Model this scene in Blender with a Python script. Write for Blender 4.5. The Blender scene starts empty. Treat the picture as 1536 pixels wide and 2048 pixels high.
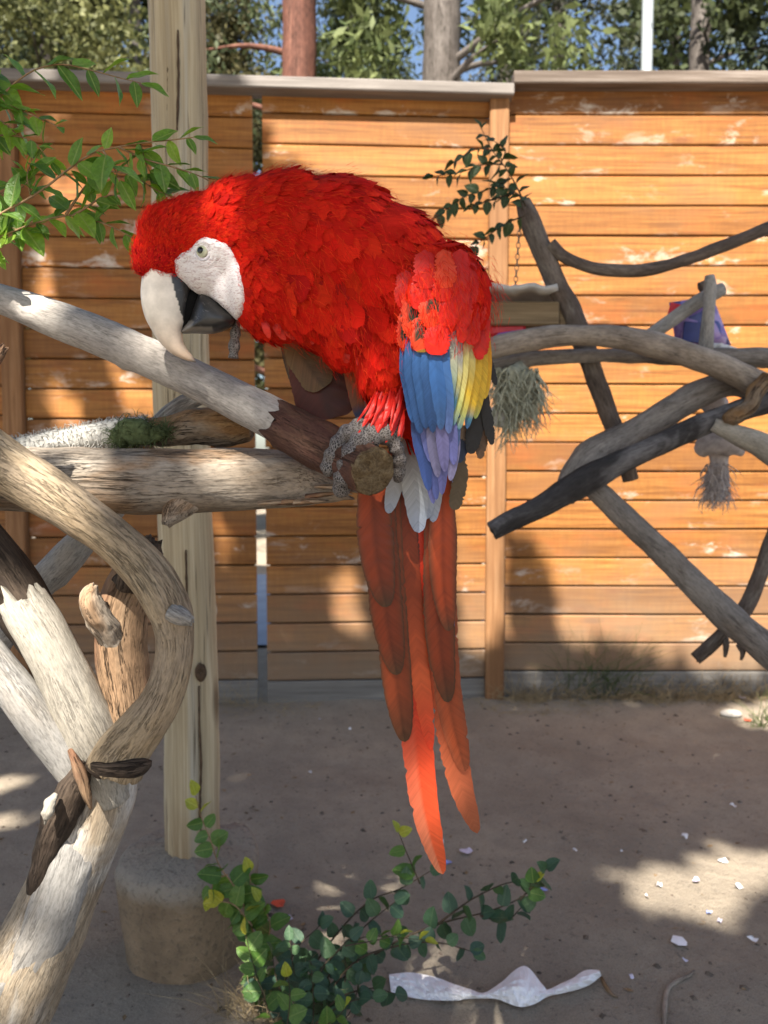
import bpy, math, random
import numpy as np
from mathutils import Vector, Matrix, noise, bvhtree
random.seed(7); np.random.seed(7)
scene = bpy.context.scene
COL = scene.collection

# ------------------------------------------------------------ camera
F = 1553.0; TILT = math.radians(3.5); CAM = Vector((0, 0, 1.10))
cam = bpy.data.cameras.new('camera'); camo = bpy.data.objects.new('camera', cam); COL.objects.link(camo)
camo.location = CAM; camo.rotation_euler = (math.pi/2 - TILT, 0, 0)
cam.sensor_fit = 'VERTICAL'; cam.sensor_height = 36.0; cam.lens = 36.0*F/2048.0
cam.clip_start = 0.02; cam.clip_end = 3000
cam.dof.use_dof = True; cam.dof.focus_distance = 0.83; cam.dof.aperture_fstop = 7.6
scene.camera = camo
scene.render.resolution_x = 768; scene.render.resolution_y = 1024

# ------------------------------------------------------------ light
EL = math.radians(50); AZ = math.radians(15)          # sun stands behind the camera to its left
SUN = Vector((-math.sin(AZ)*math.cos(EL), -math.cos(AZ)*math.cos(EL), math.sin(EL)))
world = bpy.data.worlds.new('World'); scene.world = world; world.use_nodes = True
wn = world.node_tree.nodes; wn.clear()
sky = wn.new('ShaderNodeTexSky'); sky.sky_type = 'NISHITA'; sky.sun_disc = False
sky.sun_elevation = EL; sky.sun_rotation = math.atan2(SUN.x, SUN.y); sky.air_density = 1.0; sky.dust_density = 2.0; sky.ozone_density = 0.7
bg = wn.new('ShaderNodeBackground'); bg.inputs['Strength'].default_value = 0.052
wo = wn.new('ShaderNodeOutputWorld')
world.node_tree.links.new(sky.outputs[0], bg.inputs[0]); world.node_tree.links.new(bg.outputs[0], wo.inputs[0])
sl = bpy.data.lights.new('sun', 'SUN'); sl.energy = 3.6; sl.angle = math.radians(0.55); sl.color = (1.0, 0.93, 0.82)
so = bpy.data.objects.new('sun', sl); COL.objects.link(so); so.rotation_euler = (-SUN).to_track_quat('-Z', 'Y').to_euler(); so.location = (-6, -8, 12)
scene.view_settings.view_transform = 'Standard'; scene.view_settings.look = 'None'
scene.view_settings.gamma = 1.0; scene.view_settings.exposure = 2.2
scene.render.engine = 'CYCLES'
scene.cycles.max_bounces = 8; scene.cycles.diffuse_bounces = 4; scene.cycles.transparent_max_bounces = 8

# ------------------------------------------------------------ helpers
ct, st = math.cos(TILT), math.sin(TILT)
def P(px, py, d):
    """point of the place seen at photo pixel (px,py) standing d metres in front of the camera"""
    a = (px-768)/F; b = (1024-py)/F
    y = ct + b*st; z = b*ct - st
    s = d/y
    return Vector((a*s, d, CAM.z + z*s))
def G(px, py, z=0.0):
    """ground point seen at a photo pixel"""
    a = (px-768)/F; b = (1024-py)/F
    y = ct + b*st; zz = b*ct - st
    s = (z-CAM.z)/zz
    return Vector((a*s, y*s, z))
def PX(p):
    q = p - CAM
    depth = q.y*ct - q.z*st; up = q.y*st + q.z*ct
    return (768 + F*q.x/depth, 1024 - F*up/depth)
def fbm(v, o=3):
    s = 0; a = 1.0
    for i in range(o):
        s += a*noise.noise(v); v = v*2.03 + Vector((7.1, 3.7, 1.9)); a *= 0.5
    return s
def link(o, parent=None):
    COL.objects.link(o)
    if parent is not None:
        o.parent = parent
        root = parent
        t = Vector((0, 0, 0))
        while root is not None:
            t += Vector(root.location); root = root.parent
        o.matrix_parent_inverse = Matrix.Translation(-t)
    return o
def mesh(name, verts, faces, mat=None, smooth=True, attrs=None):
    me = bpy.data.meshes.new(name)
    me.from_pydata([tuple(v) for v in verts], [], faces)
    if mat is not None: me.materials.append(mat)
    if smooth: me.polygons.foreach_set('use_smooth', [True]*len(me.polygons))
    for k, (typ, data) in (attrs or {}).items():
        a = me.attributes.new(k, typ, 'POINT')
        a.data.foreach_set('color' if typ == 'FLOAT_COLOR' else 'vector' if typ == 'FLOAT_VECTOR' else 'value', np.asarray(data, dtype=np.float32).ravel())
    me.update()
    return me
def fast_mesh(name, V, loops, sizes, mat, attrs=None):
    me = bpy.data.meshes.new(name); n = len(V); V = np.asarray(V, np.float32)
    me.vertices.add(n); me.vertices.foreach_set('co', V.ravel())
    loops = np.asarray(loops, np.int32); sizes = np.asarray(sizes, np.int32)
    me.loops.add(len(loops)); me.loops.foreach_set('vertex_index', loops)
    me.polygons.add(len(sizes)); me.polygons.foreach_set('loop_start', np.r_[0, np.cumsum(sizes)[:-1]].astype(np.int32)); me.polygons.foreach_set('use_smooth', np.ones(len(sizes), bool))
    me.materials.append(mat); me.update(calc_edges=True)
    for k, (typ, data) in (attrs or {}).items():
        a = me.attributes.new(k, typ, 'POINT'); a.data.foreach_set('color' if typ == 'FLOAT_COLOR' else 'vector', np.asarray(data, np.float32).ravel())
    return me
def obj(name, me, parent=None):
    return link(bpy.data.objects.new(name, me), parent)
def tag(o, label=None, cat=None, group=None, kind=None):
    if label: o['label'] = label
    if cat: o['category'] = cat
    if group: o['group'] = group
    if kind: o['kind'] = kind
    return o
def empty(name, loc, label, cat, group=None):
    e = bpy.data.objects.new(name, None); e.empty_display_size = 0.05; e.location = loc
    COL.objects.link(e)
    return tag(e, label, cat, group)
def catmull(pts, per):
    """pts: arrays (n,k); returns resampled array"""
    p = np.array(pts, float); n = len(p)
    if n == 2:
        t = np.linspace(0, 1, per+1)[:, None]
        return p[0]*(1-t) + p[1]*t
    q = np.vstack([2*p[0]-p[1], p, 2*p[-1]-p[-2]])
    out = []
    for i in range(1, n):
        p0, p1, p2, p3 = q[i-1], q[i], q[i+1], q[i+2]
        for t in np.linspace(0, 1, per, endpoint=False):
            out.append(0.5*((2*p1)+(-p0+p2)*t+(2*p0-5*p1+4*p2-p3)*t*t+(-p0+3*p1-3*p2+p3)*t**3))
    out.append(p[-1])
    return np.array(out)
def resample(c, step):
    d = np.r_[0, np.cumsum(np.linalg.norm(np.diff(c[:, :3], axis=0), axis=1))]
    n = max(2, int(d[-1]/step)+1)
    s = np.linspace(0, d[-1], n)
    return np.stack([np.interp(s, d, c[:, k]) for k in range(c.shape[1])], 1), s
def tube_geo(path, n=20, step=0.01, lump=0.05, lumpk=18, crack=0.0, seed=0, knots=(), rough_end=(0, 0), flat=1.0, flute=0.012, capinset=0.0, squash=None):
    """path: [(x,y,z,r)] -> verts, faces, tc ; noisy limb with cracks, knots and broken ends"""
    c, s = resample(catmull(path, 12), step)
    pos = [Vector(r[:3]) for r in c]; rad = c[:, 3]
    m = len(pos)
    T = [(pos[min(i+1, m-1)]-pos[max(i-1, 0)]).normalized() for i in range(m)]
    ref = Vector((0, 0, 1)) if abs(T[0].z) < 0.8 else Vector((0, 1, 0))
    N = (ref - T[0]*ref.dot(T[0])).normalized()
    V = []; TC = []; off = Vector((seed*13.1, seed*7.7, seed*3.3))
    for i in range(m):
        N = (N - T[i]*N.dot(T[i])).normalized(); Bn = T[i].cross(N)
        for j in range(n):
            th = 2*math.pi*j/n; cs, sn = math.cos(th), math.sin(th)
            r = rad[i]
            d = N*cs + Bn*sn
            tc = Vector((cs*r, sn*r, s[i]))
            q = Vector((cs*r*lumpk, sn*r*lumpk, s[i]*lumpk*0.55)) + off
            k = 1 + lump*fbm(q, 3) + flute*noise.noise(Vector((cs*r*140, sn*r*140, s[i]*11)) + off)
            if crack:
                w = noise.noise(Vector((cs*r*95, sn*r*95, s[i]*7)) + off)
                w2 = noise.noise(Vector((cs*r*30, sn*r*30, s[i]*5)) + off*2)
                cr = max(0.0, 1 - abs(w)/0.13)*max(0.0, w2*1.6+0.25)
                k -= crack*cr
            for (ks, kt, kr, kh) in knots:
                dd = math.hypot((s[i]-ks), rad[i]*((th-kt+math.pi) % (2*math.pi)-math.pi))/kr
                if dd < 2.5: k += kh*math.exp(-dd*dd*1.6)
            sh = 0.0
            if i == 0 and rough_end[0]: sh = -rough_end[0]*(noise.noise(Vector((th*1.7*1, seed, 3)))+0.6*noise.noise(Vector((th*6, seed, 9))))
            if i == m-1 and rough_end[1]: sh = rough_end[1]*(noise.noise(Vector((th*1.7, seed, 5)))+0.6*noise.noise(Vector((th*6, seed, 1))))
            V.append(pos[i] + (N*cs + Bn*sn*flat)*(r*k) + T[i]*sh); TC.append(tc)
    Fc = []
    for i in range(m-1):
        for j in range(n):
            a = i*n+j; b = i*n+(j+1) % n
            Fc.append((a, b, b+n, a+n))
    for e, i in ((0, 0), (1, m-1)):
        base = i*n; prev = [base+j for j in range(n)]
        cen = sum((V[base+j] for j in range(n)), Vector())/n
        for kk, f in enumerate((0.93, 0.6, 0.3)):
            ring = []
            for j in range(n):
                p = cen.lerp(V[base+j], f)
                dirn = T[i]*(1 if e else -1)
                bump = rad[i]*(0.05 if kk == 0 else 0.05*noise.noise(p*90))*(-1 if capinset and kk else 1) + (rough_end[e]*0.5*noise.noise(p*60) if kk else 0)
                V.append(p + dirn*(bump if kk else rad[i]*0.05)); TC.append(Vector(TC[base+j])*f + Vector((0, 0, s[i]*(1-f))))
                ring.append(len(V)-1)
            for j in range(n):
                a, b = prev[j], prev[(j+1) % n]; c2, d2 = ring[(j+1) % n], ring[j]
                Fc.append((a, b, c2, d2) if e else (b, a, d2, c2))
            prev = ring
        V.append(cen + T[i]*(rad[i]*0.03*(1 if e else -1))); TC.append(Vector((0, 0, s[i])))
        for j in range(n):
            Fc.append((prev[j], prev[(j+1) % n], len(V)-1) if e else (prev[(j+1) % n], prev[j], len(V)-1))
    return V, Fc, TC
def limb(name, pts, mat, parent=None, **kw):
    """pts in photo pixels: (px,py,depth,radius_px)"""
    path = []
    for (x, y, d, r) in pts:
        p = P(x, y, d); path.append((p.x, p.y, p.z, r*d/F))
    V, Fc, TC = tube_geo(path, **kw)
    return obj(name, mesh(name, V, Fc, mat, True, {'tc': ('FLOAT_VECTOR', [tuple(t) for t in TC])}), parent)
def join_geo(*gs):
    V = []; Fc = []; TC = []
    for (v, f, t) in gs:
        o = len(V); V += list(v); TC += list(t); Fc += [tuple(i+o for i in q) for q in f]
    return V, Fc, TC

# ------------------------------------------------------------ material helpers
class NT:
    def __init__(s, name):
        s.m = bpy.data.materials.new(name); s.m.use_nodes = True
        s.t = s.m.node_tree; s.n = s.t.nodes; s.b = s.n['Principled BSDF']; s.out = s.n['Material Output']
    def node(s, typ, **kw):
        n = s.n.new('ShaderNode'+typ)
        for k, v in kw.items():
            if isinstance(v, tuple) and k.startswith('i_'): pass
            setattr(n, k, v)
        return n
    def L(s, a, b): s.t.links.new(a, b)
    def attr(s, name):
        n = s.node('Attribute'); n.attribute_name = name; return n
    def coord(s, kind='Object'): return s.node('TexCoord').outputs[kind]
    def mapv(s, vec, scale=(1, 1, 1), loc=(0, 0, 0), rot=(0, 0, 0)):
        n = s.node('Mapping'); n.inputs['Scale'].default_value = scale; n.inputs['Location'].default_value = loc; n.inputs['Rotation'].default_value = rot
        s.L(vec, n.inputs['Vector']); return n.outputs[0]
    def noise(s, vec, scale=5, detail=4, rough=0.55, dist=0.0):
        n = s.node('TexNoise'); n.inputs['Scale'].default_value = scale; n.inputs['Detail'].default_value = detail
        n.inputs['Roughness'].default_value = rough; n.inputs['Distortion'].default_value = dist
        s.L(vec, n.inputs['Vector']); return n.outputs['Fac']
    def voro(s, vec, scale=5, feature='F1', out='Distance'):
        n = s.node('TexVoronoi'); n.feature = feature; n.inputs['Scale'].default_value = scale
        s.L(vec, n.inputs['Vector']); return n.outputs[out]
    def ramp(s, fac, stops, interp='LINEAR'):
        n = s.node('ValToRGB'); e = n.color_ramp.elements; n.color_ramp.interpolation = interp
        while len(e) < len(stops): e.new(0.5)
        for k, (p, c) in enumerate(stops):
            e[k].position = p; e[k].color = (c, c, c, 1) if isinstance(c, (int, float)) else (*c, 1)
        s.L(fac, n.inputs[0]); return n.outputs[0]
    def mix(s, fac, a, b, mode='MIX'):
        n = s.node('Mix'); n.data_type = 'RGBA'; n.blend_type = mode
        for k, v in ((0, fac), (6, a), (7, b)):
            if isinstance(v, (int, float)): n.inputs[k].default_value = v if k == 0 else (v, v, v, 1)
            elif isinstance(v, tuple): n.inputs[k].default_value = (*v, 1)
            else: s.L(v, n.inputs[k])
        return n.outputs[2]
    def math(s, op, a, b=0.0, clamp=False):
        n = s.node('Math'); n.operation = op; n.use_clamp = clamp
        for k, v in ((0, a), (1, b)):
            if isinstance(v, (int, float)): n.inputs[k].default_value = v
            else: s.L(v, n.inputs[k])
        return n.outputs[0]
    def bump(s, h, strength=0.3, dist=0.002, prev=None):
        n = s.node('Bump'); n.inputs['Strength'].default_value = strength; n.inputs['Distance'].default_value = dist
        s.L(h, n.inputs['Height'])
        if prev is not None: s.L(prev, n.inputs['Normal'])
        return n.outputs[0]
    def done(s, col=None, rough=0.8, normal=None, spec=0.3):
        if col is not None:
            if isinstance(col, tuple): s.b.inputs['Base Color'].default_value = (*col, 1)
            else: s.L(col, s.b.inputs['Base Color'])
        if isinstance(rough, (int, float)): s.b.inputs['Roughness'].default_value = rough
        else: s.L(rough, s.b.inputs['Roughness'])
        if normal is not None: s.L(normal, s.b.inputs['Normal'])
        s.b.inputs['Specular IOR Level'].default_value = spec
        return s.m
def mat_plain(name, col, rough=0.7, spec=0.3, var=0.15, scale=40):
    t = NT(name); v = t.noise(t.coord(), scale, 3)
    lo = tuple(c*(1-var) for c in col); hi = tuple(min(1, c*(1+var)) for c in col)
    return t.done(t.ramp(v, [(0.3, lo), (0.7, hi)]), rough, t.bump(v, 0.2, 0.001), spec)
def mat_wood(name, dark, mid, light, grain=1.0, crackcol=(0.02, 0.014, 0.01), crackamt=0.5, patch=None, patchamt=0.5, rough=0.8, bump=0.6, seed=0.0):
    """weathered limb: fibre runs along the limb (tc.z), seasoning cracks, blotches"""
    t = NT(name); a = t.attr('tc').outputs['Vector']
    a = t.mapv(a, (1, 1, 1), (seed, seed*0.7, seed*1.3))
    wob = t.noise(a, 9, 2)
    fib = t.noise(t.mapv(a, (260*grain, 260*grain, 9*grain)), 1.0, 4, 0.65, 0.3)
    band = t.noise(t.mapv(a, (45*grain, 45*grain, 3.5*grain)), 1.0, 3, 0.6, 0.5)
    blot = t.noise(t.mapv(a, (16, 16, 8)), 1.0, 5, 0.65, 0.2)
    f = t.math('ADD', t.math('MULTIPLY', fib, 0.45), t.math('MULTIPLY', band, 0.55))
    dk = tuple(.45*x+.55*y for x, y in zip(dark, mid))
    c = t.ramp(f, [(0.26, dk), (0.48, mid), (0.70, light)])
    c = t.mix(t.ramp(blot, [(0.38, 0.55), (0.6, 0.0)]), c, dark, 'MIX')
    if patch: c = t.mix(t.math('MULTIPLY', t.ramp(t.noise(t.mapv(a, (11, 11, 5)), 1.0, 4, 0.6, 0.8), [(0.5, 0.0), (0.62, 1.0)]), patchamt), c, patch)
    ck = t.noise(t.mapv(a, (70*grain, 70*grain, 4.5*grain)), 1.0, 5, 0.7, 0.6)
    lines = t.ramp(t.math('ABSOLUTE', t.math('SUBTRACT', ck, 0.5)), [(0.0, 1.0), (0.022, 0.0)])
    gate = t.ramp(t.noise(t.mapv(a, (22, 22, 9)), 1.0, 2), [(0.48, 0.0), (0.58, 1.0)])
    cr = t.math('MULTIPLY', t.math('MULTIPLY', lines, gate), crackamt)
    c = t.mix(cr, c, crackcol)
    mot = t.noise(t.mapv(a, (420*grain, 420*grain, 110*grain)), 1.0, 3, 0.7)
    c = t.mix(1.0, c, t.ramp(mot, [(0.3, 0.66), (0.5, 1.0), (0.7, 1.22)]), 'MULTIPLY')
    ck2 = t.noise(t.mapv(a, (150*grain, 150*grain, 9*grain), (5, 5, 5)), 1.0, 4, 0.7, 0.8)
    l2 = t.math('MULTIPLY', t.ramp(t.math('ABSOLUTE', t.math('SUBTRACT', ck2, 0.5)), [(0.0, 1.0), (0.018, 0.0)]), t.ramp(t.noise(t.mapv(a, (30, 30, 16), (2, 7, 1)), 1.0, 2), [(0.46, 0.0), (0.56, 1.0)]))
    c = t.mix(t.math('MULTIPLY', l2, crackamt*0.75), c, crackcol)
    pits = t.ramp(t.voro(t.mapv(a, (120, 120, 60)), 1.0), [(0.06, 1.0), (0.14, 0.0)])
    c = t.mix(t.math('MULTIPLY', pits, 0.35), c, crackcol)
    h = t.math('SUBTRACT', t.math('ADD', t.math('ADD', t.math('MULTIPLY', fib, 0.5), t.math('MULTIPLY', mot, 0.35)), t.math('MULTIPLY', blot, 0.4)), t.math('ADD', t.math('MULTIPLY', cr, 1.2), t.math('MULTIPLY', l2, 0.7)))
    return t.done(c, rough, t.bump(h, bump, 0.0022), 0.2)
# ============================================================ ground
def mat_ground():
    t = NT('dirt'); g = t.node('NewGeometry').outputs['Position']
    big = t.noise(g, 1.3, 4, 0.6, 0.4); mid = t.noise(g, 9, 5, 0.7); fine = t.noise(g, 60, 6, 0.8); grit = t.noise(g, 320, 3, 0.7)
    c = t.ramp(big, [(0.32, (0.325, 0.275, 0.212)), (0.5, (0.41, 0.348, 0.268)), (0.68, (0.475, 0.395, 0.298))])
    c = t.mix(t.ramp(mid, [(0.35, 0.45), (0.6, 0.0)]), c, (0.265, 0.23, 0.188))
    c = t.mix(t.ramp(fine, [(0.56, 0.0), (0.70, 0.75)]), c, (0.085, 0.072, 0.062))
    c = t.mix(t.ramp(t.voro(g, 42), [(0.05, 0.55), (0.13, 0.0)]), c, (0.42, 0.37, 0.31))
    c = t.mix(t.ramp(grit, [(0.35, 0.35), (0.55, 0.0)]), c, (0.09, 0.075, 0.065))
    h = t.math('ADD', t.math('MULTIPLY', fine, 0.6), t.math('ADD', t.math('MULTIPLY', mid, 0.9), t.math('MULTIPLY', grit, 0.25)))
    return t.done(c, 0.95, t.bump(h, 1.0, 0.02), 0.1)
M_DIRT = mat_ground()
def ground_z(x, y):
    return 0.018*noise.noise(Vector((x*1.6, y*1.6, 0))) + 0.009*noise.noise(Vector((x*3.7, y*3.7, 8))) + 0.007*noise.noise(Vector((x*6, y*6, 4))) + 0.003*noise.noise(Vector((x*19, y*19, 2)))
xs = np.r_[-400, -120, -40, -15, -8, -5, np.arange(-4, 4.001, 0.05), 5, 8, 15, 40, 120, 400]
ys = np.r_[-60, -20, -8, -3, -1, 0.2, np.arange(0.9, 4.101, 0.04), 4.6, 6, 9, 15, 30, 80, 250, 900]
V = []; Fc = []
for y in ys:
    for x in xs: V.append((x, y, ground_z(x, y)))
nx = len(xs)
for j in range(len(ys)-1):
    for i in range(nx-1): a = j*nx+i; Fc.append((a, a+1, a+1+nx, a+nx))
tag(obj('ground', mesh('ground', V, Fc, M_DIRT)), kind='structure')

# paved strip beyond the fence, seen through the slit and over nothing else
V = [(-30, 4.6, .02), (30, 4.6, .02), (30, 7.6, .02), (-30, 7.6, .02)]
tag(obj('pavement', mesh('pavement', V, [(0, 1, 2, 3)], mat_plain('pale_paving', (0.26, 0.31, 0.38), .8, .2, .12, 3), False)), kind='structure')
# ============================================================ fence
def mat_board():
    t = NT('stained_fence_board'); o = t.coord('Object'); info = t.node('ObjectInfo')
    off = t.node('VectorMath'); off.operation = 'SCALE'; cb = t.node('CombineXYZ')
    t.L(info.outputs['Random'], cb.inputs[0]); t.L(info.outputs['Random'], cb.inputs[2]); t.L(cb.outputs[0], off.inputs[0]); off.inputs['Scale'].default_value = 37.0
    ad = t.node('VectorMath'); ad.operation = 'ADD'; t.L(o, ad.inputs[0]); t.L(off.outputs[0], ad.inputs[1]); v = ad.outputs[0]
    grain = t.noise(t.mapv(v, (2.5, 30, 75)), 1.0, 5, 0.6, 0.7)
    saw = t.noise(t.mapv(v, (60, 2, 9)), 1.0, 4, 0.7, 0.5)
    blot = t.noise(t.mapv(v, (3.0, 3, 7)), 1.0, 4, 0.6)
    c = t.ramp(grain, [(0.30, (0.155, 0.060, 0.014)), (0.5, (0.295, 0.127, 0.030)), (0.70, (0.39, 0.188, 0.052))])
    c = t.mix(t.math('MULTIPLY', t.ramp(saw, [(0.40, 1.0), (0.60, 0.0)]), 0.26), c, (0.16, 0.058, 0.016))
    c = t.mix(t.ramp(blot, [(0.52, 0.0), (0.72, 0.55)]), c, (0.46, 0.13, 0.028))
    c = t.mix(t.ramp(t.noise(t.mapv(v, (2.2, 3, 4), (5, 1, 3)), 1.0, 3), [(0.5, 0.0), (0.72, 0.7)]), c, (0.23, 0.115, 0.052))
    # tone differs from board to board
    c = t.mix(0.75, c, t.mix(info.outputs['Random'], (0.62, 0.55, 0.5), (1.18, 1.14, 1.06)), 'MULTIPLY')
    # knots
    kv = t.mapv(v, (2.3, 0.1, 7.0)); kd = t.voro(kv, 1.0)
    ring = t.math('SINE', t.math('MULTIPLY', kd, 110.0))
    c = t.mix(t.ramp(kd, [(0.05, 0.75), (0.14, 0.0)]), c, (0.16, 0.055, 0.018))
    c = t.mix(t.math('MULTIPLY', t.ramp(kd, [(0.05, 1.0), (0.30, 0.0)]), t.math('MULTIPLY', t.math('ADD', ring, 1.0), 0.2)), c, (0.22, 0.085, 0.028))
    # bleached droppings, washed down to the lower edge of the boards
    sep = t.node('SeparateXYZ'); t.L(o, sep.inputs[0])
    low = t.ramp(t.math('MULTIPLY', t.math('ADD', sep.outputs[2], 0.07), 7.0), [(0.0, 1.0), (0.75, 0.25)])
    wp = t.noise(t.mapv(v, (5, 3, 11)), 1.0, 6, 0.72, 0.4)
    wgate = t.noise(t.mapv(v, (0.9, 1, 1.4)), 1.0, 2)
    w = t.math('MULTIPLY', t.ramp(t.math('ADD', wp, t.math('MULTIPLY', low, 0.09)), [(0.60, 0.0), (0.72, 0.85)]), t.ramp(wgate, [(0.46, 0.0), (0.58, 1.0)]))
    c = t.mix(w, c, (0.60, 0.54, 0.47))
    # grey-brown mixed in unevenly, stronger towards the lowest boards
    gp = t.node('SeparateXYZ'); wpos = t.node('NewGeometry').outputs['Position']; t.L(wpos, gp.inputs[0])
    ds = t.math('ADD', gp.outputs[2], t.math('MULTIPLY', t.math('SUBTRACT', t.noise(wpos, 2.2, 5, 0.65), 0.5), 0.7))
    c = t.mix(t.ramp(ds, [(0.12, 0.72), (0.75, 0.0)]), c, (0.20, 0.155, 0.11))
    h = t.math('ADD', t.math('MULTIPLY', grain, 0.6), t.math('MULTIPLY', saw, 0.3))
    return t.done(c, 0.62, t.bump(h, 0.45, 0.0016), 0.3)
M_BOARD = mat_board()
def mat_flatwood(name, a, b, c3, axis=0, sc=1.0):
    t = NT(name); o = t.coord('Object'); s = [60*sc]*3; s[axis] = 2.2*sc
    g = t.noise(t.mapv(o, tuple(s)), 1.0, 5, 0.65, 0.6); s2 = [8*sc]*3; s2[axis] = 1.6
    bl = t.noise(t.mapv(o, tuple(s2)), 1.0, 4, 0.6)
    c = t.ramp(g, [(0.3, a), (0.5, b), (0.7, c3)])
    c = t.mix(t.ramp(bl, [(0.4, 0.5), (0.62, 0.0)]), c, a)
    return t.done(c, 0.75, t.bump(g, 0.5, 0.0015), 0.25)
M_CAPG = mat_flatwood('weathered_grey_cap', (0.13, 0.115, 0.105), (0.21, 0.19, 0.175), (0.29, 0.265, 0.245))
M_CAPB = mat_flatwood('brown_grey_cap', (0.075, 0.056, 0.044), (0.155, 0.122, 0.10), (0.26, 0.225, 0.20))
M_POST = mat_flatwood('fence_post_wood', (0.15, 0.07, 0.03), (0.27, 0.135, 0.058), (0.35, 0.20, 0.10), 2)
M_BACK = mat_plain('dark_gap_backing', (0.05, 0.03, 0.02), 0.9)
M_KICK = mat_flatwood('grey_kickboard', (0.12, 0.11, 0.10), (0.20, 0.185, 0.165), (0.28, 0.26, 0.23))
def chamfer_bar(name, L, H, T, mat, ch=0.006, wav=0.0):
    """bar along local x, chamfered long edges, eased ends"""
    prof = [(-T/2, -H/2+ch), (-T/2, H/2-ch), (-T/2+ch*0.7, H/2), (T/2, H/2), (T/2, -H/2), (-T/2+ch*0.7, -H/2)]
    V = []; Fc = []; n = len(prof); seg = 6 if wav else 1
    for i in range(seg+1):
        x = -L/2 + L*i/seg
        for (y, z) in prof: V.append((x, y, z + (wav*noise.noise(Vector((x*2.1, L*7, z*0.5))) if wav else 0)))
    for i in range(seg):
        for j in range(n): Fc.append((i*n+j, i*n+(j+1) % n, (i+1)*n+(j+1) % n, (i+1)*n+j))
    Fc.append(tuple(range(n-1, -1, -1))); Fc.append(tuple(seg*n+j for j in range(n)))
    return mesh(name, V, [tuple(reversed(f)) for f in Fc], mat, False)
def fdepth(px): return 3.48 + 0.13*min(px, 975)/975
def panel(px0, px1, label, y0, y1, rows=20, top=True, back=True):
    d0, d1 = fdepth(px0), fdepth(px1)
    a = P(px0, 1000, d0); b = P(px1, 1000, d1); a.z = b.z = 0
    L = (b-a).length; yaw = math.atan2(b.y-a.y, b.x-a.x); mid = (a+b)/2
    root = empty('board_fence', mid, label, 'fence')
    dm = (d0+d1)/2; pxm = (px0+px1)/2
    zt = P(pxm, y0, dm).z; zb = P(pxm, y1, dm).z; pitch = (zt-zb)/rows
    H = pitch-0.007
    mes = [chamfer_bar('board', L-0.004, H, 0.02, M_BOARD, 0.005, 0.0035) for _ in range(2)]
    for i in range(rows):
        z = zt - pitch*(i+0.5)
        o = obj('board', mes[i % 2], root)
        o.matrix_basis = Matrix.Translation(Vector((mid.x, mid.y + random.uniform(-0.002, 0.002), z))) @ Matrix.Rotation(yaw + random.uniform(-.0008, .0008), 4, 'Z') @ Matrix.Rotation(random.uniform(-.0012, .0012), 4, 'Y')
    if back:
        o = obj('light_block_sheet', chamfer_bar('light_block_sheet', L-0.03, zt-zb+0.02, 0.012, M_BACK, 0.001), root)  # dark sheet added so no light leaks through the board gaps
        o.matrix_basis = Matrix.Translation(Vector((mid.x, mid.y+0.026, (zt+zb)/2))) @ Matrix.Rotation(yaw, 4, 'Z')
    k = obj('kickboard', chamfer_bar('kickboard', L-0.004, zb+0.05, 0.03, M_KICK, 0.004), root)
    k.matrix_basis = Matrix.Translation(Vector((mid.x, mid.y+0.004, (zb-0.05)/2-0.003))) @ Matrix.Rotation(yaw, 4, 'Z')
    return root, yaw, zt, zb
def bar_between(name, px0, px1, d0, d1, yc, H, T, mat, parent, dy=0.0, ch=0.006):
    za = (P(px0, yc, d0+dy-T/2).z + P(px1, yc, d1+dy-T/2).z)/2
    a = P(px0, yc, d0); b = P(px1, yc, d1); b.z = a.z = za
    o = obj(name, chamfer_bar(name, (b-a).length, H, T, mat, ch), parent); m = (a+b)/2; m.y += dy
    o.matrix_basis = Matrix.Translation(m) @ Matrix.Rotation(math.atan2(b.y-a.y, b.x-a.x), 4, 'Z')
    return o
pA = panel(-420, 18, 'dark stained board fence panel beyond the narrow brown post', 168, 1345)
pB = panel(58, 513, 'shaded orange board fence panel behind the round timber pole', 168, 1362)
pC = panel(531, 972, 'orange board fence panel between the see-through slit and the square post', 170, 1358)
pD = panel(1008, 1900, 'sunlit orange board fence panel behind the bare perch branches', 170, 1341)
bar_between('cap_rail', -420, 1021, fdepth(-420), 3.61, 156, 0.05, 0.11, M_CAPG, pB[0], -0.03)
bar_between('cap_rail', 1022, 1900, 3.61, 3.61, 153, 0.055, 0.115, M_CAPB, pD[0], -0.032)
def post(px, d, ytop, width, label, h=None):
    p = P(px, 1000, d); zt = P(px, ytop, d).z
    o = obj('fence_post', chamfer_bar('fence_post', zt+0.1, width, 0.07, M_POST, 0.006))
    # bar runs along local x: stand it up
    o.data.transform(Matrix.Rotation(-math.pi/2, 4, 'Y'))
    o.location = (p.x, d-0.012, (zt-0.1)/2)
    return tag(o, label, 'fence post')
post(990, 3.61, 184, 0.085, 'square brown fence post under the joint of the two cap rails')
post(38, fdepth(38), 184, 0.085, 'narrow brown fence post at the end of the shaded panel')

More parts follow.
